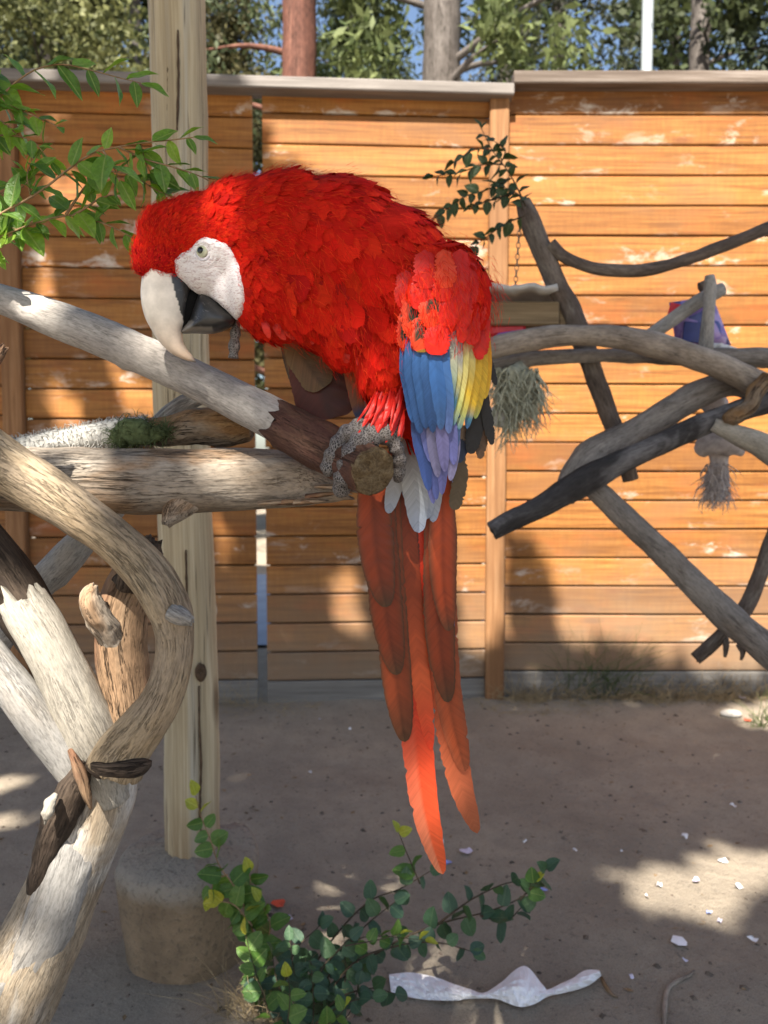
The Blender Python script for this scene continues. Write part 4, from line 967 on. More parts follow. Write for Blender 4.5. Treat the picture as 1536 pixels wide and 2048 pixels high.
stump = empty('driftwood_stump', G(-60, 2300), 'forked driftwood stump rising past the concrete footing', 'stump')
limb('trunk', [(-150, 2260, .875, 128), (-60, 2120, .87, 110), (20, 2000, .865, 95), (72, 1900, .86, 84), (118, 1800, .86, 77), (156, 1700, .855, 76), (184, 1620, .85, 76), (205, 1560, .85, 70), (218, 1500, .85, 58)], M_TRUNK, stump, n=52, step=0.006, lump=0.07, lumpk=16, crack=0.06, seed=41)
limb('bare_fork', [(226, 1600, .835, 40), (196, 1500, .828, 60), (152, 1405, .822, 63), (112, 1318, .82, 60), (82, 1262, .822, 57), (60, 1228, .824, 55), (46, 1205, .826, 53)], M_CREAM, stump, n=44, step=0.005, lump=0.08, lumpk=22, crack=0.05, seed=42, rough_end=(0, 0.034), flat=0.85)
limb('grey_fork', [(168, 1590, .81, 20), (142, 1545, .808, 30), (100, 1478, .805, 37), (50, 1404, .80, 39), (0, 1338, .80, 37), (-70, 1255, .80, 35)], M_GREYW, stump, n=36, step=0.006, lump=0.06, lumpk=26, crack=0.05, seed=43)
limb('brown_stub', [(272, 1500, .845, 40), (256, 1420, .845, 46), (246, 1345, .85, 50), (240, 1275, .855, 52), (250, 1205, .86, 52), (272, 1150, .865, 46), (288, 1112, .87, 34)], M_STUB, stump, n=36, step=0.005, lump=0.12, lumpk=26, crack=0.12, seed=44, rough_end=(0, 0.015))
limb('rotten_tip', [(258, 1172, .84, 30), (276, 1130, .835, 36), (296, 1098, .84, 30), (306, 1080, .845, 14)], M_DARKW, stump, n=24, step=0.003, lump=0.35, lumpk=75, seed=45, rough_end=(0, 0.01))
limb('pale_knob', [(238, 1300, .85, 26), (208, 1250, .825, 28), (186, 1214, .812, 27), (180, 1190, .81, 21), (188, 1170, .812, 10)], M_LOG, stump, n=40, step=0.0018, lump=0.24, lumpk=70, crack=0.2, seed=46, rough_end=(0, 0.004))
limb('dark_limb', [(-150, 960, .85, 60), (-60, 1070, .845, 60), (10, 1160, .838, 58), (60, 1235, .838, 54), (115, 1330, .842, 44)], M_DARKW, stump, n=32, step=0.007, lump=0.08, lumpk=24, crack=0.06, seed=47)
limb('bark_strip', [(176, 1525, .80, 14), (152, 1565, .80, 28), (126, 1620, .81, 34), (100, 1690, .82, 32), (82, 1750, .83, 26), (60, 1815, .84, 10)], M_DARKW, stump, n=24, step=0.005, lump=0.22, lumpk=45, crack=0.1, seed=48, rough_end=(0.006, 0.012))
limb('bark_splinter', [(140, 1500, .79, 6), (160, 1545, .775, 12), (172, 1585, .775, 10), (182, 1618, .78, 3)], M_STUB, stump, n=12, step=0.004, lump=0.25, lumpk=80, seed=49)
limb('bleached_chip', [(112, 1588, .782, 5), (101, 1606, .776, 11), (95, 1628, .776, 9), (90, 1648, .782, 2)], M_CREAM, stump, n=14, step=0.002, lump=0.55, lumpk=150, crack=.2, seed=50)
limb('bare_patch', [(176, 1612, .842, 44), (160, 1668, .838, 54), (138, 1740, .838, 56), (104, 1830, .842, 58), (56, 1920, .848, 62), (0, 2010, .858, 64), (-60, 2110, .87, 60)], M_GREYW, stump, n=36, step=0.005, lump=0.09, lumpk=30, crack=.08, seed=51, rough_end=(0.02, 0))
lb = limb('driftwood_limb', [(230, 1010, 1.06, 26), (178, 1066, 1.06, 28), (130, 1118, 1.06, 33), (80, 1168, 1.06, 30), (20, 1240, 1.06, 34), (-80, 1380, 1.06, 40), (-200, 1640, 1.06, 46)], M_GREYW, n=28, step=0.008, lump=0.09, lumpk=24, crack=0.06, seed=52, knots=((0.13, 3.0, 0.015, .15),))
tag(lb, 'grey driftwood limb slanting down behind the log and the hook', 'branch')
eb = limb('bark_stub', [(-40, 735, .80, 22), (-8, 712, .80, 16), (8, 695, .80, 7)], M_STUB, n=14, step=0.004, lump=0.25, lumpk=70, seed=53, rough_end=(0, 0.01))
tag(eb, 'short frayed brown bark stub poking in below the leafy twigs', 'branch')

# ---- things lying along the log
def strands(name, items, mat, parent=None, r=0.0006):
    """thin three-sided strands from polylines"""
    V = []; Fc = []
    for pts, rad in items:
        m = len(pts); base = len(V)
        for i, p in enumerate(pts):
            t_ = (pts[min(i+1, m-1)]-pts[max(i-1, 0)]); t_ = t_.normalized() if t_.length > 0 else Vector((0, 0, 1))
            a = t_.orthogonal().normalized(); b = t_.cross(a); rr = rad*(1-0.75*i/max(1, m-1))
            for k in range(3): th = k*2.0944; V.append(p + a*(rr*math.cos(th)) + b*(rr*math.sin(th)))
        for i in range(m-1):
            for k in range(3): q = base+i*3; Fc.append((q+k, q+(k+1) % 3, q+3+(k+1) % 3, q+3+k))
    return obj(name, mesh(name, V, Fc, mat), parent)
M_ROPE = mat_plain('grey_rope_pile', (0.42, 0.41, 0.38), 0.95, 0.1, 0.3, 160)
M_TWINE = mat_plain('green_twine', (0.085, 0.11, 0.05), 0.9, 0.1, 0.4, 220)
rope = limb('fleece_wrap', [(-60, 925, .975, 24), (20, 902, .975, 24), (90, 890, .975, 24), (160, 878, .975, 26), (230, 866, .975, 28), (290, 862, .975, 28)], M_ROPE, n=20, step=0.006, lump=0.16, lumpk=60, seed=60)
tag(rope, 'shaggy grey fleece wrap lying along the top of the log', 'fabric')
it = []
for v in rope.data.vertices:
    if random.random() < 0.9:
        for _ in range(2):
            d = (v.normal + Vector((random.gauss(0, .6), random.gauss(0, .6), random.gauss(0, .6)))).normalized(); L_ = random.uniform(.004, .010)
            it.append(([v.co.copy(), v.co+d*L_*.6, v.co+d*L_+Vector((random.gauss(0, .002), 0, -.002))], 0.0006))
tag(strands('pile', it, M_ROPE, rope), kind='stuff')
tw = limb('twine_bundle', [(236, 880, .955, 18), (256, 862, .95, 25), (278, 864, .95, 27), (302, 872, .955, 20), (330, 862, .95, 9)], M_TWINE, n=18, step=0.005, lump=0.4, lumpk=80, seed=61)
tag(tw, 'tangled bundle of dark green twine wrapped round the fleece', 'twine')
it = []
for v in tw.data.vertices:
    if random.random() < 0.8:
        p = v.co.copy(); d = (v.normal*0.5 + Vector((random.gauss(0, 1), random.gauss(0, .6), random.gauss(0, 1)))).normalized(); pts = [p]
        for k in range(5):
            d = (d + Vector((random.gauss(0, .5), random.gauss(0, .4), random.gauss(0, .5)))).normalized(); p = p+d*0.004; pts.append(p)
        it.append((pts, 0.0007))
tag(strands('loose_strands', it, M_TWINE, tw), kind='stuff')
ch = limb('chewed_log', [(285, 868, .985, 26), (340, 862, .98, 33), (400, 853, .975, 38), (455, 852, .97, 40), (500, 848, .968, 34)], M_CHEW, n=30, step=0.004, lump=0.20, lumpk=45, crack=0.12, seed=62, rough_end=(0.004, 0.01))
tag(ch, 'short chewed brown log end resting on the weathered log', 'log')
pl = limb('split_branch', [(310, 850, 1.03, 14), (345, 822, 1.03, 18), (385, 800, 1.03, 17), (425, 785, 1.03, 14)], M_GREYW, n=18, step=0.005, lump=0.12, lumpk=50, crack=.1, seed=63)
tag(pl, 'small pale split branch showing just behind the chewed log end', 'branch')
# ============================================================ leaves
def leaf_mesh(name, W, fold, bend, mat, seed, round_=0.0):
    rnd = random.Random(seed); V = []; Fc = []; n = 8
    us = (-1, -.5, 0, .5, 1)
    for i in range(n+1):
        v = i/n
        w = W*(math.sin(math.pi*min(1, v**(0.78-0.1*round_)))**(0.9-0.35*round_))*(1 if v < .97 else .1) if 0 < v < 1 else 0.004
        for u in us:
            x = u*w; z = fold*abs(x) - bend*v*v + 0.03*math.sin(v*9+seed)*abs(u)
            V.append((x, v, z))
    q = len(us)
    for i in range(n):
        for j in range(q-1): a = i*q+j; Fc.append((a, a+1, a+1+q, a+q))
    return mesh(name, V, Fc, mat)
def mat_leaf(name, a, b, c3, vein=(0.30, 0.38, 0.12), rough=0.32, trans=0.3):
    t = NT(name); o = t.coord('Object'); info = t.node('ObjectInfo'); sp = t.node('SeparateXYZ'); t.L(o, sp.inputs[0])
    ax_ = t.math('ABSOLUTE', sp.outputs[0])
    c = t.ramp(info.outputs['Random'], [(0.0, a), (0.5, b), (1.0, c3)])
    n1 = t.noise(o, 7, 4, 0.6)
    c = t.mix(1.0, c, t.ramp(n1, [(0.3, 0.75), (0.7, 1.2)]), 'MULTIPLY')
    q = t.math('SUBTRACT', sp.outputs[1], t.math('MULTIPLY', ax_, 0.9))
    sv = t.ramp(t.math('ABSOLUTE', t.math('SINE', t.math('MULTIPLY', q, 28.0))), [(0.0, 1.0), (0.14, 0.0)])
    mr = t.ramp(ax_, [(0.006, 1.0), (0.028, 0.0)])
    c = t.mix(t.math('MULTIPLY', sv, 0.16), c, vein); c = t.mix(t.math('MULTIPLY', mr, 0.7), c, vein)
    t.done(c, rough, t.bump(t.math('ADD', t.math('MULTIPLY', sv, -0.5), n1), 0.25, 0.02), 0.45)
    tr = t.node('BsdfTranslucent'); t.L(t.mix(1.0, c, (1.25, 1.3, 0.5), 'MULTIPLY'), tr.inputs[0])
    mx = t.node('MixShader'); mx.inputs[0].default_value = trans
    t.L(t.b.outputs[0], mx.inputs[1]); t.L(tr.outputs[0], mx.inputs[2]); t.L(mx.outputs[0], t.out.inputs[0])
    return t.m
M_LEAF = mat_leaf('glossy_leaf', (0.07, 0.16, 0.022), (0.14, 0.28, 0.034), (0.26, 0.42, 0.05), trans=.42)
M_LEAFD = mat_leaf('dull_leaf', (0.022, 0.045, 0.020), (0.03, 0.06, 0.022), (0.045, 0.075, 0.025), (0.10, 0.13, 0.05), .45)
M_LEAFB = mat_leaf('bluish_shrub_leaf', (0.030, 0.070, 0.045), (0.042, 0.092, 0.050), (0.055, 0.115, 0.040), (0.10, 0.16, 0.08), .5, .2)
M_LEAFV = mat_leaf('fresh_vine_leaf', (0.050, 0.125, 0.022), (0.085, 0.175, 0.030), (0.12, 0.21, 0.035), (0.22, 0.30, 0.08), .45)
M_LEAFY = mat_leaf('yellow_new_leaf', (0.28, 0.32, 0.03), (0.36, 0.38, 0.035), (0.42, 0.38, 0.03), (0.5, 0.5, 0.1), .5)
M_TWIG = mat_plain('tan_twig', (0.25, 0.16, 0.085), 0.7, 0.2, 0.3, 120)
M_TWIGD = mat_plain('dark_twig', (0.06, 0.045, 0.03), 0.8, 0.2, 0.3, 120)
LV = [leaf_mesh('leaf', .25, .30, .12, M_LEAF, 1), leaf_mesh('leaf', .28, .22, .20, M_LEAF, 2), leaf_mesh('leaf', .23, .40, .05, M_LEAF, 3)]
LD = [leaf_mesh('leaf', .34, .25, .15, M_LEAFD, 4, .3), leaf_mesh('leaf', .30, .35, .22, M_LEAFD, 5, .3)]
LB_ = [leaf_mesh('leaf', .42, .16, .18, M_LEAFB, 6, .8), leaf_mesh('leaf', .38, .25, .25, M_LEAFB, 7, .8)]
LVV = [leaf_mesh('leaf', .42, .14, .16, M_LEAFV, 8, .9), leaf_mesh('leaf', .39, .22, .2, M_LEAFV, 9, .8)]
LY = [leaf_mesh('leaf', .34, .3, .1, M_LEAFY, 10, .4)]
def put_leaf(root, meshes, p, dirv, L, rnd, nbias=(0, -0.55, 0.75)):
    y = dirv.normalized()
    nrm = Vector((nbias[0]+rnd.gauss(0, .45), nbias[1]+rnd.gauss(0, .45), nbias[2]+rnd.gauss(0, .3)))
    z = (nrm - y*nrm.dot(y)).normalized(); x = y.cross(z)
    o = bpy.data.objects.new('leaf', rnd.choice(meshes)); link(o, root)
    o.matrix_basis = Matrix.Translation(p) @ Matrix(((x.x, y.x, z.x, 0), (x.y, y.y, z.y, 0), (x.z, y.z, z.z, 0), (0, 0, 0, 1))) @ Matrix.Diagonal((L*rnd.uniform(.85, 1.15), L, L, 1))
def spray(root, stems, meshes, mat, rnd, size=(46, 30), gap=24, ang=48, droop=0.35, r=2.2, jit=0.006, tipmesh=None, nbias=(0, -0.55, 0.75), dj=0.25):
    """stems: [(px,py,d),...]; size: leaf length px at base/tip of the stem"""
    for stem in stems:
        path = []; d0 = stem[0][2]; m = len(stem)
        for k, q in enumerate(stem):
            p = P(*q[:3]); path.append((p.x, p.y + rnd.uniform(-jit, jit), p.z, r*(1-0.65*k/(m-1))*q[2]/F))
        V, Fc, TC = tube_geo(path, n=6, step=0.006*d0/.8, lump=0.05)
        obj('stem', mesh('stem', V, Fc, mat), root)
        c, s = resample(catmull([q[:3] for q in path], 10), 0.002*d0)
        L = s[-1]; g = gap*d0/F; x = g*0.7; side = rnd.choice((-1, 1))
        while x < L:
            i = min(len(c)-2, int(x/L*(len(c)-1))); p = Vector(c[i]); t_ = (Vector(c[i+1])-Vector(c[max(0, i-1)])).normalized()
            f_ = x/L; sz = (size[0]+(size[1]-size[0])*f_)*rnd.uniform(.75, 1.2)*d0/F
            perp = Vector((-t_.z, 0, t_.x))*side
            a = math.radians(ang + rnd.gauss(0, 12))
            d = t_*math.cos(a) + perp*math.sin(a) + Vector((0, rnd.gauss(0, dj), 0)) + Vector((0, 0, -droop*rnd.uniform(.4, 1.4)))
            put_leaf(root, tipmesh if (tipmesh and f_ > .92) else meshes, p, d, sz, rnd, nbias)
            side = -side; x += g*rnd.uniform(.55, 1.25)
        t_ = (Vector(c[-1])-Vector(c[-4])).normalized()
        put_leaf(root, tipmesh or meshes, Vector(c[-1]), t_ + Vector((0, rnd.gauss(0, .2), -.1)), size[1]*d0/F, rnd, nbias)
rl = random.Random(21); LD0 = .93
def s2(*pts, d=LD0): return [(x, y, d) for (x, y) in pts]
r1_ = empty('leafy_branch', P(0, 190, LD0), 'glossy green leafy twigs reaching across the grey cap rail towards the pole', 'branch')
spray(r1_, [s2((-60, 250), (0, 190), (34, 160), (75, 138), (130, 132), (190, 140), (235, 152), (282, 166))], LV, M_TWIG, rl, (82, 58), 26)
spray(r1_, [s2((-60, 170), (0, 200), (36, 216), (76, 234), (104, 246), (120, 258)), s2((-50, 290), (0, 272), (45, 276), (72, 288), (96, 318)), s2((-40, 215), (0, 240), (30, 265), (55, 300), (62, 340))], LV, M_TWIG, rl, (58, 34), 18)
spray(r1_, [s2((-60, 120), (-20, 165), (10, 205), (22, 230))], LV, M_TWIG, rl, (90, 80), 38)
r2_ = empty('leafy_branch', P(0, 430, LD0-.03), 'long leafy green branch crossing the pole just above the macaw\'s crown', 'branch')
spray(r2_, [s2((-70, 480), (0, 432), (50, 402), (92, 370), (132, 336), (182, 306), (240, 290), (300, 285), (340, 276), (385, 272), d=LD0-.03)], LV, M_TWIG, rl, (70, 46), 25, r=3.0)
spray(r2_, [s2((236, 292), (292, 318), (345, 334), (398, 350), (436, 372), d=LD0-.03), s2((150, 330), (200, 340), (262, 352), (320, 385), (360, 398), d=LD0-.01), s2((60, 395), (58, 350), (70, 310), d=LD0)], LV, M_TWIG, rl, (62, 44), 18)
spray(r2_, [s2((205, 300), (225, 330), (240, 360), d=LD0-.05), s2((280, 288), (290, 320), (300, 345), d=LD0-.02)], LV, M_TWIG, rl, (74, 60), 22)
r3_ = empty('leafy_branch', P(0, 475, LD0), 'low leafy green branch between the pale perch and the longer leafy branch', 'branch')
spray(r3_, [s2((-70, 500), (0, 476), (60, 450), (134, 430), (190, 440), (240, 462), (285, 488)), s2((134, 430), (150, 395), (172, 365), (200, 345)), s2((150, 432), (180, 415), (200, 395), (235, 392))], LV, M_TWIG, rl, (60, 44), 15, r=3.0)
spray(r3_, [s2((-40, 400), (-5, 440), (25, 455), (60, 460)), s2((-50, 520), (-10, 500), (15, 490)), s2((-40, 380), (10, 385), (50, 372), (78, 345))], LV, M_TWIG, rl, (58, 46), 20)
# ---- leafy twig tied to the far bare branch
r4_ = empty('leafy_twig', P(1050, 410, 1.98), 'dark leafy twig sprouting from the top of the upright bare branch', 'twig')
dT = 1.98
spray(r4_, [s2((1052, 412, ), (1034, 372), (1012, 336), (985, 298), (962, 254), d=dT), s2((1005, 330), (965, 330), (915, 346), (866, 352), d=dT), s2((985, 300), (950, 300), (905, 325), d=dT), s2((1020, 355), (975, 378), (925, 395), (868, 438), d=dT),
            s2((1030, 385), (985, 400), (945, 412), d=dT), s2((1048, 432), (1010, 448), (975, 472), (950, 492), d=dT), s2((1000, 330), (1010, 300), (980, 275), d=dT+.03), s2((1046, 420), (1036, 390), (1000, 370), d=dT-.03)], LD, M_TWIGD, rl, (30, 22), 11, r=1.8, droop=.6)
# ---- shrub and vine at the footing
dS = 1.50
sh1 = empty('shrub', G(590, 2060), 'sprawling bluish green shrub on the dirt in front of the torn paper', 'shrub')
spray(sh1, [s2((585, 2075), (620, 1950), (680, 1860), (740, 1800), (800, 1775), (860, 1745), d=dS), s2((600, 2070), (680, 1960), (780, 1890), (880, 1850), (980, 1825), (1050, 1790), (1092, 1735), d=dS), s2((590, 2075), (640, 1980), (690, 1900), (735, 1850), (790, 1805), d=dS-.04),
             s2((600, 2080), (670, 2000), (740, 1975), (790, 1985), d=dS-.06), s2((610, 2070), (700, 1930), (800, 1890), (880, 1885), (945, 1905), d=dS-.05), s2((870, 1855), (940, 1800), (1010, 1770), (1060, 1765), d=dS), s2((590, 2080), (600, 2010), (640, 1940), (700, 1880), d=dS-.1),
             s2((600, 2080), (650, 2030), (700, 2000), (745, 1990), d=dS-.12), s2((960, 1830), (1010, 1840), (1045, 1815), d=dS), s2((580, 2080), (570, 1980), (590, 1900), (640, 1850), d=dS-.02)], LB_, M_TWIGD, rl, (46, 34), 29, r=2.6, droop=.5, ang=60)
spray(sh1, [s2((590, 2075), (640, 1950), (720, 1880), (850, 1880), d=dS-.08), s2((690, 1890), (760, 1880), (800, 1870), d=dS-.1), s2((840, 1770), (815, 1710), (797, 1662), d=dS), s2((1040, 1800), (1070, 1760), d=dS)], LVV, M_TWIGD, rl, (46, 28), 34, r=1.8, droop=.3, tipmesh=LY)
spray(sh1, [s2((560, 2080), (530, 2000), (505, 1920), (492, 1868), d=dS-.06), s2((570, 2080), (580, 2000), (575, 1955), d=dS-.14), s2((640, 2060), (680, 2030), (690, 2010), d=dS-.14)], LVV, M_TWIGD, rl, (44, 34), 28, r=1.8, droop=.2, tipmesh=LY)
spray(sh1, [s2((600, 2085), (560+k*22, 2040-(k % 3)*14), (520+k*34, 1985-(k % 4)*22), (508+k*36, 1940-(k % 3)*30), d=dS-.04*(k % 4)) for k in range(7)], LB_, M_TWIGD, rl, (40, 28), 20, r=1.8, droop=.45, ang=62)
vn = empty('vine', G(520, 2040), 'fresh green vine climbing the concrete footing up to the pole', 'vine')
dV = 1.53
spray(vn, [s2((540, 2040), (522, 1930), (500, 1850), (470, 1780), (440, 1730), (420, 1680), (402, 1630), (392, 1590), d=dV), s2((480, 1800), (500, 1770), (498, 1745), d=dV+.02), s2((455, 1750), (430, 1760), (420, 1790), d=dV), s2((505, 1850), (470, 1810), (440, 1800), d=dV-.01), s2((530, 1900), (540, 1850), (520, 1800), d=dV)], LVV, M_TWIG, rl, (54, 34), 19, r=2.0, droop=.35, ang=55, tipmesh=LY)

# ============================================================ dry grass and weeds
M_STRAW = mat_plain('dry_straw', (0.36, 0.275, 0.16), 0.9, 0.1, 0.35, 30)
M_WEED = mat_plain('green_weed', (0.10, 0.13, 0.05), 0.9, 0.1, 0.4, 30)
def tuft(name, centers, mat, count, h, spread, rad, lean=.5):
    it = []
    for (x, y) in centers:
        for _ in range(count):
            px_, py_ = x+random.gauss(0, spread), y+random.gauss(0, spread*.45)
            p = Vector((px_, py_, ground_z(px_, py_)-.004)); d = Vector((random.gauss(0, lean), random.gauss(0, lean), 1)).normalized(); L_ = h*random.uniform(.4, 1.2); pts = [p]
            for k in range(4):
                d = (d + Vector((random.gauss(0, .18), random.gauss(0, .18), -.16))).normalized(); p = p+d*L_/4; pts.append(p)
            it.append((pts, rad*random.uniform(.6, 1.2)))
    return strands(name, it, mat)
g_ = lambda x, y: (G(x, y).x, G(x, y).y)
o = tuft('dry_grass', [g_(x, random.uniform(1388, 1408)) for x in range(1010, 1640, 16)] + [g_(x, random.uniform(1375, 1395)) for x in range(1280, 1560, 9)], M_STRAW, 30, .17, .05, .0019, .7); tag(o, 'dry straw coloured grass along the foot of the sunlit fence', 'grass', kind='stuff')
o = tuft('straw_litter', [g_(x, random.uniform(1400, 1435)) for x in range(430, 640, 14)] + [g_(x, random.uniform(1405, 1430)) for x in range(960, 1200, 12)], M_STRAW, 14, .07, .05, .0014, 1.8); tag(o, 'brown straw litter strewn below the fence', 'straw', kind='stuff')
o = tuft('weed_clump', [g_(x, 1392) for x in (1150, 1175, 1195, 1215, 1240)], M_WEED, 80, .38, .05, .0016, .36); tag(o, 'tall wispy green weeds against the sunlit fence', 'weeds', kind='stuff')
o = tuft('grass_tuft', [g_(1520, 1452), g_(1532, 1440)], M_WEED, 22, .16, .02, .002, .4); tag(o, 'small green grass tuft beside the pale pebble', 'grass', kind='stuff')
o = tuft('dry_stalks', [g_(x, y) for (x, y) in ((500, 2030), (525, 2040), (550, 2045), (580, 2040), (480, 2020), (610, 2050))], M_STRAW, 22, .17, .025, .0010, .55); tag(o, 'dry tangled stalks at the base of the bluish shrub', 'grass', kind='stuff')
o = tuft('thin_stalks', [g_(x, 1410) for (x) in (455, 470, 495, 440)], M_STRAW, 14, .34, .03, .0008, .5); tag(o, 'thin dead stalks beside the pole in front of the fence', 'grass', kind='stuff')
# ============================================================ far perches
M_RG = mat_wood('far_grey_branch', (0.115, 0.10, 0.09), (0.22, 0.20, 0.18), (0.33, 0.30, 0.27), 0.5, crackamt=0.6, patch=(0.13, 0.10, 0.08), patchamt=0.5, bump=0.6, seed=20.1)
M_RB = mat_wood('far_brown_branch', (0.055, 0.042, 0.035), (0.115, 0.09, 0.075), (0.19, 0.155, 0.13), 0.5, crackamt=0.5, patch=(0.20, 0.175, 0.15), patchamt=0.6, bump=0.6, seed=21.7)
M_RK = mat_wood('far_blackened_branch', (0.018, 0.017, 0.017), (0.045, 0.042, 0.042), (0.10, 0.095, 0.095), 0.5, crackamt=0.5, patch=(0.19, 0.18, 0.18), patchamt=0.6, bump=0.6, seed=22.9)
M_RT = mat_wood('far_tan_branch', (0.16, 0.125, 0.095), (0.30, 0.25, 0.20), (0.41, 0.36, 0.31), 0.5, crackamt=0.6, patch=(0.15, 0.12, 0.10), patchamt=0.6, bump=0.5, seed=23.3)
dR = 2.021
def far(label, pts, mat, d=dR, **kw):
    q = [(p[0], p[1], (p[3] if len(p) > 3 else d), p[2]) for p in pts]
    a = dict(n=24, step=0.012, lump=0.14, lumpk=17, crack=0.08); a.update(kw)
    o = limb('bare_branch', q, mat, **a); return tag(o, label, 'branch')
up = far('upright dark bare branch leaning up to the leafy twig', [(1046, 402, 14), (1060, 440, 19), (1082, 495, 20), (1112, 565, 20), (1150, 645, 21), (1185, 740, 19), (1212, 815, 18), (1245, 900, 18), (1262, 960, 16)], M_RB, 2.081, seed=70, knots=((0.30, 1, .03, .25), (.5, 4, .03, .2)))
far('long thin dark branch sagging away from the upright branch', [(1100, 488, 14), (1125, 512, 12), (1165, 530, 11), (1215, 540, 12), (1290, 540, 13), (1370, 520, 12), (1440, 494, 12), (1540, 455, 13), (1680, 405, 14)], M_RB, 2.064, seed=71)
far('arched tan grey branch over the black forked branch', [(965, 702, 20), (1010, 690, 21), (1070, 678, 22), (1150, 671, 21), (1230, 674, 22), (1310, 690, 24), (1390, 714, 24), (1460, 742, 25), (1540, 778, 28), (1660, 840, 30)], M_RT, 1.935, seed=72)
far('knobbly straight branch running level behind the arched one', [(950, 738, 20), (1000, 732, 22), (1060, 718, 17), (1130, 713, 14), (1200, 711, 14), (1280, 712, 14), (1350, 716, 16), (1430, 714, 18), (1540, 716, 20), (1660, 716, 20)], M_RG, 2.030, seed=73, lump=.2, lumpk=26)
far('thick grey forked branch rising above the black branch', [(1128, 1000, 20), (1145, 965, 30), (1178, 920, 36), (1210, 893, 32), (1270, 862, 27), (1340, 822, 28), (1400, 787, 28), (1450, 770, 26), (1495, 775, 24), (1540, 800, 20)], M_RG, 2.012, seed=74)
far('blackened branch reaching down towards the fence post', [(984, 1062, 20), (1020, 1042, 21), (1080, 1015, 22), (1130, 985, 26), (1180, 955, 29), (1250, 918, 24), (1330, 883, 23), (1420, 843, 22), (1500, 815, 22), (1580, 795, 22), (1680, 770, 22)], M_RK, 1.909, seed=75, rough_end=(.008, 0))
far('long grey branch slanting down to the right from the black branch', [(1172, 965, 16), (1200, 988, 23), (1250, 1035, 24), (1310, 1092, 25), (1380, 1160, 27), (1450, 1228, 30), (1530, 1295, 32), (1660, 1400, 36), (1860, 1560, 42)], M_RG, 1.978, seed=76)
br = far('thin broken branch crossing under the long slanting grey branch', [(1580, 980, 14), (1545, 1075, 14), (1520, 1150, 15), (1492, 1215, 16), (1450, 1262, 14), (1420, 1292, 15), (1392, 1316, 13)], M_RB, 2.081, seed=77, rough_end=(0, .01))
limb('broken_twig', [(1446, 1262, 2.081, 8), (1452, 1290, 2.064, 7), (1450, 1314, 2.064, 3)], M_RB, br, n=8, step=.01, lump=.2, lumpk=40)
limb('broken_twig', [(1480, 1290, 2.012, 9), (1486, 1305, 1.995, 6), (1482, 1320, 1.995, 3)], M_RB, br, n=8, step=.01, lump=.2, lumpk=40)
far('short blue grey branch propped against the purple toy', [(1270, 690, 14), (1330, 650, 14), (1385, 610, 14), (1430, 585, 14), (1446, 578, 13)], M_GREYW, 2.064, seed=78)
far('upright blue grey stick tied in front of the purple toy', [(1419, 551, 8), (1420, 575, 12), (1417, 625, 12), (1411, 700, 14)], M_GREYW, 2.012, seed=79)
far('pale sunlit branch end below the torn orange wood', [(1425, 848, 14), (1465, 866, 20), (1510, 884, 24), (1560, 912, 26), (1660, 960, 28)], M_CREAM, 1.892, seed=80)
far('torn orange brown wood stub joining the branches', [(1538, 755, 14), (1512, 785, 17), (1500, 812, 16), (1470, 832, 18), (1448, 838, 8)], M_CHEW, 1.875, seed=81, lump=.25, lumpk=30, step=.008)
far('small dark stub behind the upright blue grey stick', [(1400, 575, 10), (1412, 570, 10), (1424, 566, 9)], M_RB, 2.098, seed=82, step=.01)
for k, (x, y) in enumerate(((1230, 720), (1258, 726), (1300, 722))):
    pass

# ---- box shelf with bowl
def box(name, c, s, mat, parent=None, rot=0.0, bev=0.004):
    import bmesh
    bm = bmesh.new(); bmesh.ops.create_cube(bm, size=1.0)
    for v in bm.verts: v.co = Vector((v.co.x*s[0], v.co.y*s[1], v.co.z*s[2]))
    bmesh.ops.bevel(bm, geom=list(bm.edges), offset=bev, segments=1, affect='EDGES')
    me = bpy.data.meshes.new(name); bm.to_mesh(me); bm.free(); me.materials.append(mat)
    o = obj(name, me, parent); o.matrix_basis = Matrix.Translation(c) @ Matrix.Rotation(rot, 4, 'Y'); return o
dB = 2.150; px_ = dB/F
M_SHELF = mat_flatwood('shelf_wood', (0.11, 0.075, 0.04), (0.20, 0.14, 0.075), (0.29, 0.21, 0.12))
M_SHEET = mat_plain('pale_metal_sheet', (0.40, 0.39, 0.37), 0.5, 0.4, 0.2, 25)
M_BOWL = mat_plain('brown_coconut_shell', (0.075, 0.042, 0.024), 0.8, 0.2, 0.3, 80)
c0 = P(1035, 625, dB)
shelf = empty('wooden_box', c0, 'small wooden box with a pale sheet lid beside the macaw\'s wing', 'box')
box('front_board', P(1038, 628, dB-.09), (150*px_, .022, 44*px_), M_SHELF, shelf)
box('side_board', P(1112, 640, dB), (.02, .16, 66*px_), M_SHELF, shelf)
box('back_board', P(1040, 640, dB+.09), (150*px_, .02, 66*px_), M_SHELF, shelf)
V = []; Fc = []
for i in range(13):
    for j in range(5):
        p = P(970+i*12.2, 597, dB-.12+j*.06); V.append((p.x, dB-.12+j*.06, P(1040, 598, dB).z + .006*noise.noise(Vector((i*.7, j, 3))) + .004*math.sin(i*1.1)))
for i in range(12):
    for j in range(4): a = i*5+j; Fc.append((a, a+1, a+6, a+5))
lidm = mesh('sheet_lid', V, Fc, M_SHEET); lido = obj('sheet_lid', lidm, shelf); so_ = lido.modifiers.new('t', 'SOLIDIFY'); so_.thickness = .012
V = []; Fc = []; n = 28
for k in range(9):
    a = k/8*math.pi/2; r = math.cos(a); z = math.sin(a)
    for j in range(n): th = 2*math.pi*j/n; q = 1+.05*noise.noise(Vector((r*math.cos(th)*4, r*math.sin(th)*4, z*4))); V.append((r*math.cos(th)*26*px_*q, r*math.sin(th)*26*px_*q, z*22*px_*q))
